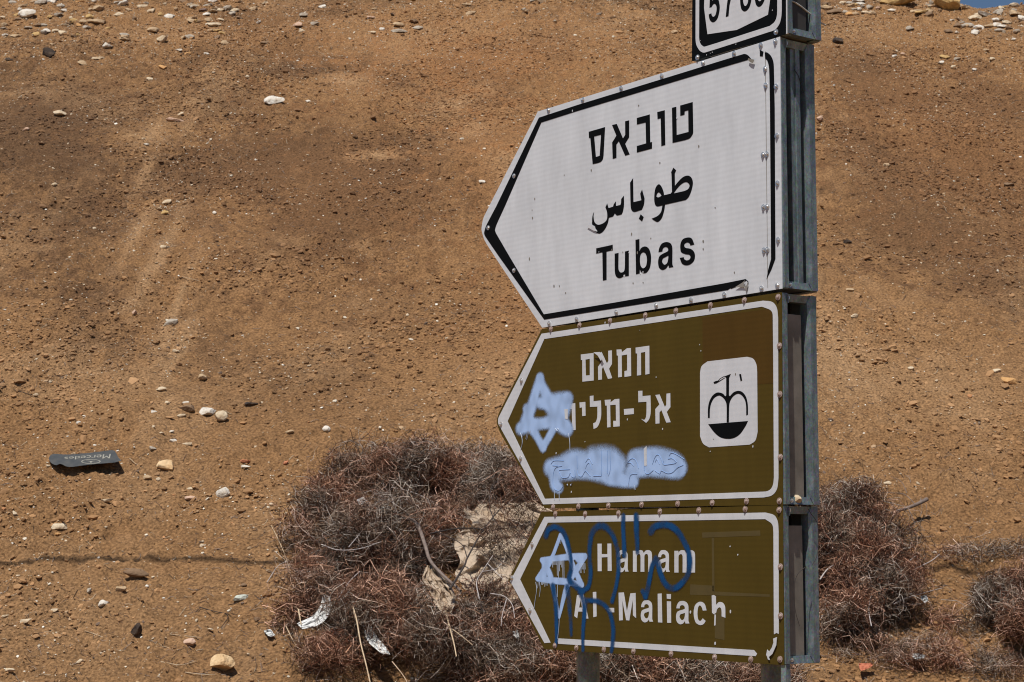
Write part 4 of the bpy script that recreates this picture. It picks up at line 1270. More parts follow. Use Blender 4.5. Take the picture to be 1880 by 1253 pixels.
lines('paint_drips', r2, o2, ZF, [[(240,640),(242,740)], [(295,640),(297,740)], [(1100,560),(1090,600)], [(1165,570),(1170,625)], [(380,570),(390,560),(395,575)], [(425,560),(432,575),(445,545)]], M_DRIP, 0.0018, 0.0022)
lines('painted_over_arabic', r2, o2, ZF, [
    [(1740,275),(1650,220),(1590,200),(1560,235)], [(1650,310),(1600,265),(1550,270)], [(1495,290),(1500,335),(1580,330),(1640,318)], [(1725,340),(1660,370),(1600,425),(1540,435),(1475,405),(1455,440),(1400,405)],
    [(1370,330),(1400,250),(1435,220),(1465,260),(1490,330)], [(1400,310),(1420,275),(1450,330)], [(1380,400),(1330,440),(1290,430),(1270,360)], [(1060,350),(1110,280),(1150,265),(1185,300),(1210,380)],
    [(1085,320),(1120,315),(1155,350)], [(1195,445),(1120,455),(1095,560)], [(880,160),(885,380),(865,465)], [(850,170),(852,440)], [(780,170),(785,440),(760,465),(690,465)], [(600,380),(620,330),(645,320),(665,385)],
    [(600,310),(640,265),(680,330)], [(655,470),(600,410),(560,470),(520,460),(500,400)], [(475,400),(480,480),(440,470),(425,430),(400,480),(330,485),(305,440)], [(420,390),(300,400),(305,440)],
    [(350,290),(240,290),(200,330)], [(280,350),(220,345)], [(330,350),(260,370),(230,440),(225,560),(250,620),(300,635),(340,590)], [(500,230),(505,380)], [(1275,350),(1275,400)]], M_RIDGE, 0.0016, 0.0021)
decal('bare_letter', r2, o2, ZF, [[(1270,152),(1303,120),(1305,347),(1277,350)]], M_VINYL, 0.0030, 0.0022)
decal('bare_letter', r2, o2, ZE, [[(745,568),(788,566),(787,700),(752,690)]], M_VINYL, 0.0030, 0.0022)

# ------------------------------------------------------------------ posts
def post(px_left, px_right, label, depth=0.100, tall=4.3):
    a, b2 = sp(px_left, 1240, depth), sp(px_right, 1240, depth)
    u = (a[0] + b2[0]) / 2
    base = S0 + VU * u + VB * depth
    r = 0.057
    root = empty('sign_post', (base[0], base[1], float(height(base[0], base[1]))))
    bm = bmesh.new()
    bmesh.ops.create_cone(bm, cap_ends=True, segments=40, radius1=r, radius2=r, depth=tall)
    bmesh.ops.translate(bm, verts=bm.verts, vec=(0, 0, tall / 2 - 0.1))
    me = bpy.data.meshes.new('tube')
    for f in bm.faces:
        f.smooth = len(f.verts) == 4
    bm.to_mesh(me)
    bm.free()
    add('tube', me, root, M_GALV)
    tag(root, label, 'post', 'posts carrying the road signs')
    return root, u, base
p1, u1, b1 = post(1057, 1103, 'round galvanised post under the left half of the lowest sign', tall=3.4)
p2, u2, b2_ = post(1399, 1443, 'galvanised post under the right end of the lowest sign')
# flat channel fixed down the outer side of the right post
end = S0 + VU * (o3[0] - 0.002)
st = add('stiffener', box_mesh('stiffener', [(-0.030, -0.001, 0.005, 0.033, -2.0, -0.012)]), None, M_GALV)
st.rotation_euler = (0, 0, SIGN_RZ)
st.location = (end[0], end[1], o3[1] + 0.02 + 0.15)
st.parent = p2
st.matrix_parent_inverse = Matrix.Translation(p2.location).inverted()
st.location = (end[0], end[1], sp(1445, 1216)[1])

# stone lodged on the lowest sign, wire tie and stray twigs
def on_end(px, py, out=0.0):
    """point on the plane of the box ends (facing right)"""
    d = ray(px, py)
    o = np.array([0, 0, CAM_Z])
    e = S0 + VU * (o2[0] + out)
    k = ((e - o) @ VU) / (d @ VU)
    return o + d * k
q = on_end(1461, 919, -0.02)
sm = stone_mesh(77, 0.026, 0.03, 0.027, 3)
so = add('stone', sm, None, rock_mat('cream', *PAL['cream']))
so.location = q
tag(so, 'cream stone lodged between the two brown signs frames', 'stone')
q = [on_end(x, y, 0.045) for x, y in ((1438, -6), (1448, 1), (1458, 4), (1470, 12), (1485, 24), (1500, 37), (1508, 43), (1516, 47))]
tie = tube_mesh('tie_wire', q, 0.0042, 0.0034, 6)
tie_o = add('tie_wire', tie, None, material('pale_plastic', (0.45, 0.44, 0.41), 0.5))
tag(tie_o, 'pale plastic tie crossing the end of the number sign', 'cable tie')
M_TWIG = material('dark_twig', (0.045, 0.035, 0.032), 0.9)
for pts, lb in (([(1484,935),(1490,945),(1500,960),(1503,990),(1500,1020),(1490,1040)], 'thin dark twig hooked over the lowest sign corner'),
                ([(1478,1042),(1464,1055),(1458,1080),(1460,1120),(1468,1150)], 'curved dark wire inside the lowest sign end'),
                ([(1458,128),(1466,140),(1470,155),(1476,172)], 'short dark wire inside the white sign end')):
    q = [on_end(x, y, 0.006) for x, y in pts]
    tag(add('loose_wire', tube_mesh('loose_wire', spline(q, 5), 0.0016, 0.001, 5), None, M_TWIG), lb, 'wire')

# ------------------------------------------------------------------ rubber mud flap
ZP = zmap(70, 800, 11.06)
c0 = ground(150, 846, False)
nrm = np.array([0, -math.sin(rad(27)), math.cos(rad(27))])
def flap_pt(px, py, lift):
    d = ray(px, py)
    o = np.array([0, 0, CAM_Z])
    k = ((c0 + nrm * lift - o) @ nrm) / (d @ nrm)
    return o + d * k
flap = empty('mud_flap', tuple(c0))
tag(flap, 'black rubber mud flap with pale brand lettering lying upside down', 'mud flap')
def flap_plate(name, loops, l0, l1, par, mat, zm=ZP):
    L = [[Vector((*zm(*p[:2]), 0)) for p in lp] for lp in loops]
    tris = tessellate_polygon(L)
    fl = [p for lp in L for p in lp]
    n = len(fl)
    vs = [flap_pt(p.x, p.y, l0) - c0 for p in fl] + [flap_pt(p.x, p.y, l1) - c0 for p in fl]
    fs = [tuple(t) for t in tris] + [tuple(i + n for i in reversed(t)) for t in tris]
    b = 0
    for lp in L:
        m = len(lp)
        fs += [(b + i, b + (i + 1) % m, b + (i + 1) % m + n, b + i + n) for i in range(m)]
        b += m
    return add(name, simple_mesh(name, vs, fs), par, mat)
M_RUB = mottle(material('dusty_rubber', (0.05, 0.055, 0.06), 0.55), (0.042, 0.048, 0.053), (0.075, 0.075, 0.072), 14, 8, 0.2, 60, 0.003)
M_PRINT = material('worn_print', (0.30, 0.29, 0.25), 0.8)
fo = [(215,470,1),(250,400,1),(330,370,1),(600,385,1),(1000,355,1),(1500,295),(1560,310),(1620,430),(1690,510),(1560,545),(1000,595,1),(700,635,1),(580,630,1),(500,590,1),(440,575,1),(360,600,1),(270,560,1),(230,500,1)]
fo = smooth_loop(fo)
flap_plate('rubber_sheet', [fo], 0.066, 0.050, flap, M_RUB)
txt = bpy.data.curves.new('lettering', 'FONT')
txt.body = 'Mercedes'
to = bpy.data.objects.new('lettering', txt)
C.objects.link(to)
bpy.context.view_layer.update()
tm = bpy.data.meshes.new_from_object(to)
bpy.data.objects.remove(to)
bpy.data.curves.remove(txt)
bmt = bmesh.new()
bmt.from_mesh(tm)
bmesh.ops.triangulate(bmt, faces=bmt.faces)
xs = [v.co.x for v in bmt.verts]
ys = [v.co.y for v in bmt.verts]
X0, X1, Y1 = min(xs), max(xs), max(ys)
for v in bmt.verts:
    s, tt = (v.co.x - X0) / (X1 - X0), max(0, v.co.y) / Y1
    bx, by = 1475 + (535 - 1475) * s, 372 + (437 - 372) * s
    tx, ty = 1455 + (535 - 1455) * s, 462 + (492 - 462) * s
    p = flap_pt(*ZP(bx + (tx - bx) * tt, by + (ty - by) * tt), 0.0675) - c0
    v.co = p
bmt.to_mesh(tm)
bmt.free()
add('lettering', tm, flap, M_PRINT)
el = lambda rx, ry: [(1072 + rx * math.cos(a), 527 + ry * math.sin(a)) for a in np.linspace(0, 2 * math.pi, 33)[:-1]]
flap_plate('emblem_ring', [el(196, 46), el(176, 37)], 0.0682, 0.0670, flap, M_PRINT)
flap_plate('emblem_star', [[(1072,520),(960,512),(1050,528),(1072,562),(1094,528),(1180,512)]], 0.0682, 0.0670, flap, M_PRINT)

# ------------------------------------------------------------------ thorn bushes
def break_up(lobes, seed):
    r = RS(seed)
    out = []
    for l in lobes:
        out.append(tuple(l[:3]) + tuple(q * 0.72 for q in l[3:6]) + (l[6] * 0.55,))
        for _ in range(7):
            u = r.normal(0, 1, 3)
            u /= np.linalg.norm(u)
            f = r.uniform(0.22, 0.48)
            out.append((l[0] + u[0] * l[3] * 0.72, l[1] + u[1] * l[4] * 0.72, l[2] + abs(u[2]) * l[5] * 0.7 * (1 if u[2] > -0.3 else -1), l[3] * f, l[4] * f, l[5] * f, l[6] * f * 0.5))
    return out

def grow(lobes, n, seed, seglen=0.048, k=7, wiggle=0.55, shell=0.8, up=0.12):
    """n twigs wandering in the shells of ellipsoid lobes"""
    lobes = break_up(lobes, seed + 7)
    r = RS(seed)
    w = np.array([l[6] for l in lobes], float)
    idx = r.choice(len(lobes), n, p=w / w.sum())
    Cn = np.array([l[0:3] for l in lobes])[idx]
    Rd = np.array([l[3:6] for l in lobes])[idx]
    u = r.normal(0, 1, (n, 3))
    u[:, 1] -= 0.35
    u[:, 2] += 0.25
    u /= np.linalg.norm(u, axis=1, keepdims=True)
    rad_ = (1 - shell * r.uniform(0, 1, (n, 1)) ** 1.3)
    p = Cn + u * Rd * rad_
    d = u * r.uniform(0.0, 1.0, (n, 1)) + r.normal(0, 0.75, (n, 3)) + np.array([0, -0.1, up])
    d /= np.linalg.norm(d, axis=1, keepdims=True)
    P = np.zeros((n, k, 3))
    sl = seglen * r.uniform(0.5, 1.6, (n, 1))
    for i in range(k):
        P[:, i] = p
        d = d + r.normal(0, wiggle, (n, 3)) * 0.6
        q = (p - Cn) / Rd
        m = np.linalg.norm(q, axis=1, keepdims=True)
        d = d - (m > 1.15) * q * 0.6
        d /= np.linalg.norm(d, axis=1, keepdims=True)
        p = p + d * sl
    floor = height(P[..., 0], P[..., 1]) + 0.008
    P[..., 2] = np.maximum(P[..., 2], floor)
    return P, idx

def fork(P, m, seed, k=4, seglen=0.03):
    """side shoots leaving existing twigs"""
    r = RS(seed)
    n, kk, _ = P.shape
    a = r.randint(0, n, m)
    b = r.randint(1, kk - 1, m)
    p = P[a, b]
    d = P[a, b + 0] - P[a, b - 1]
    d /= np.linalg.norm(d, axis=1, keepdims=True) + 1e-9
    d = d + r.normal(0, 0.7, (m, 3))
    Q = np.zeros((m, k, 3))
    sl = seglen * r.uniform(0.5, 1.5, (m, 1))
    for i in range(k):
        Q[:, i] = p
        d = d + r.normal(0, 0.35, (m, 3))
        d /= np.linalg.norm(d, axis=1, keepdims=True)
        p = p + d * sl
    return Q

def lobe(px, py, rx, ry, depth=0.32, fwd=0.22, wt=1.0):
    g = ground(px, py, False)
    d = g - np.array([0, 0, CAM_Z])
    g = g - d / np.linalg.norm(d) * fwd
    s = g[1] / F
    return (g[0], g[1], g[2], rx * s, depth, ry * s, wt * rx * ry)

COLS = np.array([(0.14, 0.094, 0.062), (0.60, 0.51, 0.42), (0.050, 0.030, 0.020), (0.32, 0.240, 0.170), (0.14, 0.066, 0.040)])
M_LEAF = attr_material('rusty_leaf', 0.8, 0.3, 90, 0)
def twig_colours(n, seed, wts):
    r = RS(seed + 4001)
    c = COLS[r.choice(len(COLS), n, p=np.array(wts) / sum(wts))]
    return c * r.uniform(0.75, 1.3, (n, 1))

def tint(P, c, k):
    # rusty and greyer regions within one bush
    m = P[:, 0]
    t = sstep(-0.25, 0.35, noise2(m[:, 0] / 0.35, m[:, 2] / 0.3 + m[:, 1], 55))[:, None]
    c = c * (t * np.array([1.28, 0.93, 0.82]) + (1 - t) * np.array([0.92, 0.95, 1.0]))
    return np.repeat(c, k * 3, 0)

def bush(label, px, py, lobes, n, seed, wts=(4.5, 2.2, 4, 2.4, 2.2), group=None, leaves=1.0, r0=0.0020):
    base = ground(px, py)
    root = empty('thorn_bush', tuple(base))
    tag(root, label, 'bush', group)
    P, _ = grow(lobes, n, seed)
    k = P.shape[1]
    R = np.linspace(1.0, 0.45, k)[None] * r0 * RS(seed + 1).uniform(0.6, 1.7, (n, 1))
    V, Fc = tubes(P - base, R)
    tag(add('twigs', np_mesh('twigs', V, Fc, tint(P, twig_colours(n, seed, wts), k)), root, twig_mat), kind='stuff')
    Q = fork(P, int(n * 1.3), seed + 2)
    k = Q.shape[1]
    m = len(Q)
    R = np.linspace(1.0, 0.5, k)[None] * r0 * 0.7 * RS(seed + 3).uniform(0.6, 1.5, (m, 1))
    V, Fc = tubes(Q - base, R)
    tag(add('side_shoots', np_mesh('side_shoots', V, Fc, tint(Q, twig_colours(m, seed + 4, wts), k)), root, twig_mat), kind='stuff')
    # longer shoots that stick out of the tangle
    no = int(n * 0.13)
    P2, _ = grow(lobes, no, seed + 9, 0.072, 6, 0.32, 0.25, 0.35)
    k2 = P2.shape[1]
    R2 = np.linspace(1.0, 0.4, k2)[None] * r0 * 1.15 * RS(seed + 10).uniform(0.6, 1.6, (no, 1))
    V, Fc = tubes(P2 - base, R2)
    tag(add('long_shoots', np_mesh('long_shoots', V, Fc, tint(P2, twig_colours(no, seed + 11, (3, 4, 3, 4, 1)), k2)), root, twig_mat), kind='stuff')
    Q2 = fork(P2, no * 3, seed + 12, 4, 0.035)
    V, Fc = tubes(Q2 - base, np.linspace(1.0, 0.5, 4)[None] * r0 * 0.7 * np.ones((len(Q2), 1)))
    tag(add('long_shoot_forks', np_mesh('long_shoot_forks', V, Fc, tint(Q2, twig_colours(len(Q2), seed + 13, (3, 4, 3, 4, 1)), 4)), root, twig_mat), kind='stuff')
    # curled dry leaves and burrs
    nl = int(n * 1.6 * leaves)
    r = RS(seed + 5)
    a = P[r.randint(0, n, nl), r.randint(1, P.shape[1], nl)] - base
    s = r.uniform(0.003, 0.0100, (nl, 1))
    A = r.normal(0, 1, (nl, 3))
    A /= np.linalg.norm(A, axis=1, keepdims=True)
    B = np.cross(A, r.normal(0, 1, (nl, 3)))
    B /= np.linalg.norm(B, axis=1, keepdims=True)
    n3 = np.cross(A, B)
    V = np.stack([a - A * s, a + B * s * 0.6 + n3 * s * 0.3, a + A * s * 1.2, a - B * s * 0.6 + n3 * s * 0.3], 1).reshape(-1, 3)
    Fc = np.arange(nl * 4).reshape(-1, 4)
    lc = np.array([(0.24, 0.090, 0.050), (0.15, 0.058, 0.036), (0.33, 0.20, 0.125), (0.11, 0.050, 0.038)])[r.choice(4, nl)]
    tag(add('dry_leaves', np_mesh('dry_leaves', V, Fc, np.repeat(lc * r.uniform(.7, 1.3, (nl, 1)), 4, 0)), root, M_LEAF), kind='stuff')
    return root, base

GB = 'dry thorn bushes at the foot of the slope'
L1 = [lobe(665,880,80,70), lobe(770,880,110,75), lobe(600,930,60,60,.3,.22), lobe(640,1010,100,85), lobe(750,1000,130,100,.4,.3), lobe(575,1090,65,75,.3,.22), lobe(690,1130,130,85,.4,.3), lobe(850,1190,130,80,.35,.3),
      lobe(910,1160,110,80,.3,.2), lobe(548,985,34,60,.2,.15,.5), lobe(620,1205,85,45,.25,.15,.7), lobe(530,1140,35,45,.15,.1,.4), lobe(820,945,60,50,.3,.25)]
bush1, base1 = bush('large tangled dry thorn bush left of and behind the brown signs', 740, 1180, L1, 10800, 50, group=GB)
L1b = [lobe(920,900,95,70,.3,.2), lobe(870,850,70,35,.2,.12,.6)]
bush('sparser greyish thorn bush behind the left tips of the brown signs', 940, 950, L1b, 3200, 61, (3, 4, 1.5, 4, 1), GB, 0.5)
L1c = [lobe(1060,1170,120,90,.4,.3), lobe(1000,1225,120,60,.35,.3), lobe(1180,1225,130,45,.3,.2), lobe(1290,1250,110,40,.3,.2,.7), lobe(1400,1250,80,45,.3,.2,.6)]
bush('shaded low thorn bush below the lowest brown sign', 1120, 1235, L1c, 7000, 62, (4, 2, 3, 3, 1), GB, 0.7)
L1d = [lobe(965,960,70,60,.15,.72), lobe(930,1010,60,60,.12,.72), lobe(990,1050,60,60,.12,.7), lobe(870,930,60,40,.15,.6)]
bush('bare black twigs standing in front of the torn sack', 930, 1090, L1d, 420, 64, (5, 1.2, 6, 1, 1), GB, 0.3, 0.0018)
L2 = [lobe(1560,950,85,65,.35,.25), lobe(1620,1010,85,75,.35,.25), lobe(1560,1050,90,90,.4,.3), lobe(1625,1095,80,60,.3,.2), lobe(1550,1130,75,45,.3,.2), lobe(1480,1030,70,120,.35,.25)]
bush2, base2 = bush('reddish dry thorn bush right of the sign frames', 1580, 1160, L2, 6000, 70, (3.5, 2.2, 4, 2.4, 3), group=GB, leaves=2.2)
L3 = [lobe(1855,1095,60,45,.3,.25), lobe(1890,1130,70,50,.35,.3), lobe(1930,1080,60,60,.35,.25), lobe(1820,1110,40,30,.25,.2)]
bush('dark thorn bush cut by the right edge', 1870, 1190, L3, 2600, 80, (3.5, 2.4, 4, 2.4, 2), GB, 1.5)
L4 = [lobe(1700,1205,80,35,.2,.07,.8), lobe(1780,1020,70,22,.15,.04,.6), lobe(1860,1010,50,20,.15,.04,.6), lobe(1600,1195,80,25,.2,.06,.7), lobe(1830,1215,70,30,.2,.08,.7), lobe(1760,1150,60,40,.15,.05,.5)]
bush('thin scatter of low dry scrub between the two right bushes', 1720, 1215, L4, 800, 90, (3, 2.5, 3, 3, 2), GB, 0.8, 0.0017)

def branch(name, pts, r0, r1, mat, lift=0.3, sides=8, ends=None):
    q = []
    for x, y in pts:
        g = ground(x, y, False)
        d = g - np.array([0, 0, CAM_Z])
        q.append(g - d / np.linalg.norm(d) * lift)
    q = spline(q, 5)
    return q, tube_mesh(name, q, r0, r1, sides)
M_BARK = mottle(material('grey_bark', (0.2, 0.16, 0.14), 0.9), (0.13, 0.095, 0.08), (0.24, 0.19, 0.165), 30, 6, 0.5, 80, 0.004)
M_STRAW = mottle(material('straw_stalk', (0.5, 0.38, 0.25), 0.8), (0.42, 0.30, 0.19), (0.60, 0.47, 0.32), 40)
M_PALETWIG = mottle(material('pale_twig', (0.4, 0.36, 0.35), 0.85), (0.34, 0.30, 0.29), (0.52, 0.47, 0.45), 40)
def add_branch(name, parent, base, pts, r0, r1, mat, lift, label=None, sides=7):
    q, me = branch(name, pts, r0, r1, mat, lift, sides)
    me.transform(Matrix.Translation(-Vector(base)))
    return add(name, me, parent, mat)
for pts, r0_, r1_, mt, lf in (
    ([(742,950),(765,962),(780,1000),(790,1030),(815,1058),(846,1085)], 0.016, 0.010, M_BARK, 0.82),
    ([(826,1082),(852,1040),(858,1025),(880,985),(905,950),(930,925),(965,905)], 0.008, 0.003, M_TWIG, 0.92),
    ([(858,1025),(848,1000),(820,985),(800,975)], 0.004, 0.002, M_TWIG, 0.91),
    ([(880,985),(900,975),(945,968),(985,955)], 0.004, 0.002, M_TWIG, 0.93),
    ([(905,950),(898,925),(905,890),(925,880)], 0.004, 0.002, M_TWIG, 0.92),
    ([(930,925),(955,930),(990,925)], 0.003, 0.0015, M_TWIG, 0.92),
    ([(945,968),(975,1000),(1000,1030)], 0.003, 0.0015, M_TWIG, 0.94),
    ([(905,950),(930,990),(960,1020),(985,1060)], 0.003, 0.0015, M_TWIG, 0.93),
    ([(880,985),(860,960),(835,950)], 0.003, 0.0015, M_TWIG, 0.92),
    ([(790,980),(830,972),(870,970),(900,975)], 0.006, 0.003, M_TWIG, 0.90),
    ([(880,1100),(875,1070),(885,1050),(905,1020)], 0.004, 0.002, M_PALETWIG, 0.94),
    ([(885,1050),(910,1045),(920,1035)], 0.003, 0.0018, M_PALETWIG, 0.94), ([(895,1035),(915,1055),(925,1065)], 0.003, 0.0018, M_PALETWIG, 0.94),
    ([(900,1090),(925,1095),(940,1110),(945,1135)], 0.004, 0.002, M_PALETWIG, 0.94), ([(930,1100),(922,1130),(920,1150)], 0.003, 0.0018, M_PALETWIG, 0.94),
    ([(590,1000),(620,1010),(660,1008),(700,995)], 0.004, 0.002, M_PALETWIG, 0.80), ([(640,1005),(665,975)], 0.0035, 0.002, M_PALETWIG, 0.80),
    ([(660,1050),(640,1070),(620,1100)], 0.0035, 0.002, M_PALETWIG, 0.80),
    ([(585,865),(600,880),(610,905)], 0.0035, 0.002, M_PALETWIG, .3),
    ([(602,835),(620,822),(650,808),(690,802)], 0.004, 0.002, M_TWIG, .25), ([(602,850),(607,830),(608,812)], 0.003, 0.0015, M_TWIG, .25),
    ([(720,895),(760,905),(800,925),(830,950)], 0.0035, 0.002, M_PALETWIG, .5), ([(490,1070),(510,1040),(530,1030)], 0.0035, 0.002, M_PALETWIG, .2),
    ([(740,885),(790,878),(810,885)], 0.003, 0.0018, M_PALETWIG, .45),
):
    add_branch('branch', bush1, base1, pts, r0_ * 1.0, r1_, mt, lf)
for pts, r0_, r1_, mt, lf in (
    ([(1505,1065),(1520,1045),(1545,1030),(1570,1012)], 0.006, 0.003, M_PALETWIG, .62), ([(1545,1030),(1530,1010),(1515,985)], 0.004, 0.002, M_PALETWIG, .62),
    ([(1655,1060),(1680,1045),(1710,1030),(1725,1018)], 0.005, 0.0025, M_PALETWIG, .45), ([(1640,1110),(1665,1098),(1710,1085),(1730,1080)], 0.004, 0.002, M_PALETWIG, .4),
    ([(1560,1060),(1565,1040),(1590,1045),(1600,1070)], 0.004, 0.002, M_PALETWIG, .6), ([(1510,1000),(1540,975),(1600,970),(1650,1000)], 0.004, 0.002, M_PALETWIG, .6),
    ([(1640,1030),(1660,1035),(1680,1022)], 0.004, 0.002, M_PALETWIG, .5), ([(1600,1150),(1595,1120),(1600,1090)], 0.004, 0.002, M_PALETWIG, .5)):
    add_branch('branch', bush2, base2, pts, r0_, r1_, mt, lf)

# bare log with twigs above the right bush
lb_ = ground(1660, 940)
log = empty('dead_branch', tuple(lb_))
tag(log, 'thick bare dead branch sticking out above the right bush', 'branch')
for nm, pts, a, c2 in (('limb', [(1625,946),(1650,938),(1680,928),(1702,917)], 0.009, 0.017), ('stub', [(1688,926),(1691,915)], 0.006, 0.004),
                   ('twig', [(1680,926),(1660,908),(1630,905),(1600,903)], 0.004, 0.002), ('twig', [(1665,906),(1655,885),(1635,875)], 0.003, 0.0015),
                   ('twig', [(1650,938),(1630,922),(1605,922)], 0.004, 0.002), ('twig', [(1668,935),(1675,950),(1680,965)], 0.004, 0.002), ('twig', [(1700,925),(1702,940),(1698,950)], 0.002, 0.001),
                   ('twig', [(1655,936),(1640,950),(1636,955)], 0.003, 0.002)):
    add_branch(nm, log, lb_, pts, a, c2, M_BARK, .30)

# straw stalks
for i, (pts, lb, lf) in enumerate((
    ([(648,1115),(655,1140),(662,1180),(672,1220),(681,1260)], 'long straw stalk standing in front of the big bush', .75),
    ([(818,1122),(825,1150),(833,1180),(838,1206)], 'straw stalk hanging below the torn sack', .75),
    ([(830,1155),(850,1170),(868,1185)], 'short straw stalk right of the hanging one', .75),
    ([(525,1150),(540,1180),(560,1210)], 'straw stalk lying at the left foot of the bush', .25),
    ([(498,965),(515,1000),(530,1040),(540,1080)], 'thin upright straw at the left rim of the bush', .35),
    ([(720,1215),(740,1240),(752,1262)], 'straw stalk at the bottom edge by the bush', .6),
    ([(548,1120),(553,1148)], 'thick pale stalk behind the white plastic strip', .42),
    ([(495,1100),(530,1110),(560,1125)], 'pale straw lying across the left foot of the bush', .3))):
    b0 = ground(*pts[0])
    q, me = branch('straw_stalk', pts, 0.006 if i in (0, 1, 6) else 0.0035, 0.004 if i in (0, 1, 6) else 0.002, M_STRAW, lf)
    me.transform(Matrix.Translation(-Vector(b0)))
    o = add('straw_stalk', me, None, M_STRAW)
    o.location = b0
    tag(o, lb, 'stalk', 'straw stalks around the bush')
for pts, lb in (([(335,517),(366,518)], 'straight pale straw in the bare middle slope'), ([(155,1162),(172,1167),(190,1174)], 'short pale stick left of the black lump'),
                ([(295,1226),(330,1225),(360,1226)], 'long pale stick left of the honey rock'), ([(340,1238),(370,1242),(395,1243)], 'curved pale stick below the honey rock'),
                ([(313,1168),(330,1170),(368,1174)], 'pale stick above the pinkish crumbly stone'), ([(238,848),(250,855),(263,861)], 'pale stick between rubber flap and honey rock'),
                ([(365,1118),(390,1125),(418,1136),(410,1150),(400,1164)], 'dark forked twig left of the bush'), ([(25,718),(45,724),(60,729)], 'dark stalk with a cream pebble at its end')):
    q = []
    for x, y in pts:
        g_ = ground(x, y)
        q.append(g_ + np.array([0, 0, 0.012]))
    dark_ = 'dark' in lb
    me = tube_mesh('dry_stick', spline(q, 4) if len(q) > 2 else np.array(q), 0.0036, 0.0022, 6)
    me.transform(Matrix.Translation(-Vector(q[0])))
    o = add('dry_stick', me, None, M_TWIG if dark_ else M_STRAW)
    o.location = q[0]
    tag(o, lb, 'stick', 'sticks lying on the slope')

# ------------------------------------------------------------------ torn sack and plastic scraps
def cloth(name, left, right, lift, amp, seed, mat, nu=60, nv=60, fr=6.0):
    l, r = spline([np.array(p, float) for p in left], 10), spline([np.array(p, float) for p in right], 10)
    l = np.array([l[int(i)] for i in np.linspace(0, len(l) - 1, nv)])
    r = np.array([r[int(i)] for i in np.linspace(0, len(r) - 1, nv)])
    V = []
    for j in range(nv):
        a = np.array(ground(*l[j], False))
        b = np.array(ground(*r[j], False))
        # each point pushed off the slope towards the camera, along its line of sight
        for i in range(nu):
            s = i / (nu - 1)
            px, py = l[j] * (1 - s) + r[j] * s
            g = ground_cache(px, py)
            d = g - np.array([0, 0, CAM_Z])
            L = np.linalg.norm(d)
            u_, v_ = s * fr, j / (nv - 1) * fr
            nz = abs(float(noise2(u_ * 0.55 + seed, v_ * 0.55, seed))) * 1.2 + 0.6 * abs(float(noise2(u_ * 1.3, v_ * 1.1, seed + 1))) + 0.10 * abs(float(noise2(u_ * 3.1, v_ * 2.6, seed + 2)))
            nx_ = float(noise2(u_ * 0.8 + 9, v_ * 0.8, seed + 4))
            p = g - d / L * (lift + amp * (1 - nz) * 2.2)
            p[0] += nx_ * amp * 0.25
            V.append(p)
    V = np.array(V)
    c = V.mean(0)
    ii = (np.arange(nv - 1)[:, None] * nu + np.arange(nu - 1)[None]).ravel()
    me = np_mesh(name, V - c, np.stack([ii, ii + 1, ii + nu + 1, ii + nu], 1), smooth=False)
    return me, c
def ground_cache(px, py):
    d = ray(px, py)
    d = d / d[1]
    t = (CAM_Z - 0.577 * (-11.4)) / (0.577 - d[2])          # mean plane of the slope
    x, y = d[0] * t, t
    return np.array([x, y, 0.577 * (y - 11.4)])
M_SACK = mottle(material('beige_plastic', (0.5, 0.4, 0.3), 0.6), (0.50, 0.41, 0.32), (0.37, 0.27, 0.18), 4, 8, 0.5, 12, 0.03)
sack = None
me, c = cloth('sack_body', [(870,926),(852,938),(866,962),(842,980),(833,1005),(848,1030),(835,1055),(850,1082)], [(985,922),(1035,952),(1035,975),(1025,1005),(1010,1040),(1000,1070),(985,1095),(950,1110)],   .60, .085, 12, M_SACK)
sack = empty('torn_sack', tuple(c))
tag(sack, 'torn beige plastic sack snagged in the bush behind the lowest sign', 'sack')
add('sack_body', me, sack, M_SACK)
me, c2_ = cloth('sack_tail', [(783,1038),(776,1062),(788,1085),(800,1110),(812,1130)], [(800,1040),(815,1062),(830,1078),(836,1100),(826,1126)], .80, .05, 22, M_SACK, 26, 30)
o = add('sack_tail', me, sack, M_SACK)
o.location = Vector(c2_) - Vector(c)
M_PLAST = mottle(material('white_plastic', (0.6, 0.6, 0.6), 0.4), (0.76, 0.77, 0.77), (0.60, 0.60, 0.58), 16, 6, 0.5, 60, 0.008)
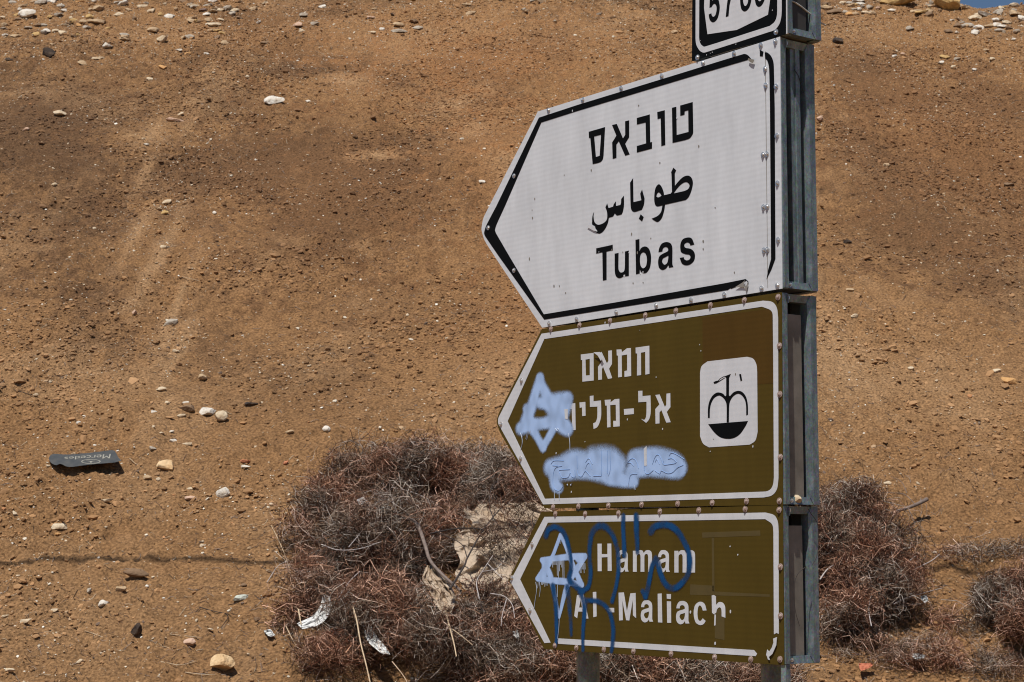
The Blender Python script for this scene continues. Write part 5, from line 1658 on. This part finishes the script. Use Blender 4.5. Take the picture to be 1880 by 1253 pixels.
for left, right, lf, lb, sd in (
    ([(592,1092),(588,1112),(575,1130),(560,1138),(545,1145)], [(607,1095),(609,1118),(596,1140),(575,1152),(555,1156)], .42, 'crumpled white plastic strip at the left foot of the bush', 31),
    ([(668,1160),(676,1178),(690,1192),(700,1200)], [(682,1150),(694,1172),(708,1188),(716,1202)], .42, 'frayed white plastic scrap low in the big bush', 32),
    ([(748,812),(750,822),(756,830)], [(763,810),(766,818),(762,828)], .33, 'small white scrap caught on top of the big bush', 33),
    ([(941,1160),(943,1168),(948,1172)], [(950,1158),(953,1166),(951,1173)], .7, 'bluish white bit of plastic beside the lowest sign', 34),
    ([(655,918),(660,930),(672,938)], [(668,912),(676,922),(684,932)], .55, 'torn grey plastic bit inside the big bush', 35),
    ([(697,930),(700,945),(708,955)], [(716,930),(718,942),(716,950)], .60, 'second grey plastic bit deeper in the big bush', 36),
    ([(543,1048),(550,1056),(560,1060)], [(560,1040),(568,1048),(570,1056)], .30, 'grey translucent scrap at the left rim of the bush', 37),
    ([(484,1158),(490,1166),(498,1170)], [(498,1155),(502,1162),(505,1168)], .10, 'white shred lying left of the plastic strip', 38),
    ([(1690,1095),(1692,1102),(1697,1107)], [(1701,1092),(1703,1100),(1702,1106)], .28, 'white scrap hanging in the right bush', 39),
    ([(1672,1200),(1676,1208),(1684,1211)], [(1690,1200),(1698,1204),(1697,1209)], .10, 'white paper scrap on the ground right of the frame', 40),
):
    me, c = cloth('plastic_scrap', left, right, lf, .02, sd, M_PLAST, 16, 18, 4)
    o = add('plastic_scrap', me, None, M_PLAST)
    o.location = c
    tag(o, lb, 'plastic scrap', 'plastic scraps caught in the bushes')
M_CARD = mottle(material('orange_card', (0.5, 0.15, 0.08), 0.7), (0.52, 0.17, 0.09), (0.38, 0.12, 0.07), 20)
me, c = cloth('paper_wrapper', [(1577,1218),(1578,1226),(1580,1232)], [(1600,1218),(1602,1222),(1590,1230)], .05, .012, 41, M_CARD, 10, 10, 3)
o = add('paper_wrapper', me, None, M_CARD)
o.location = c
tag(o, 'orange red paper wrapper on the dirt right of the frame', 'wrapper')
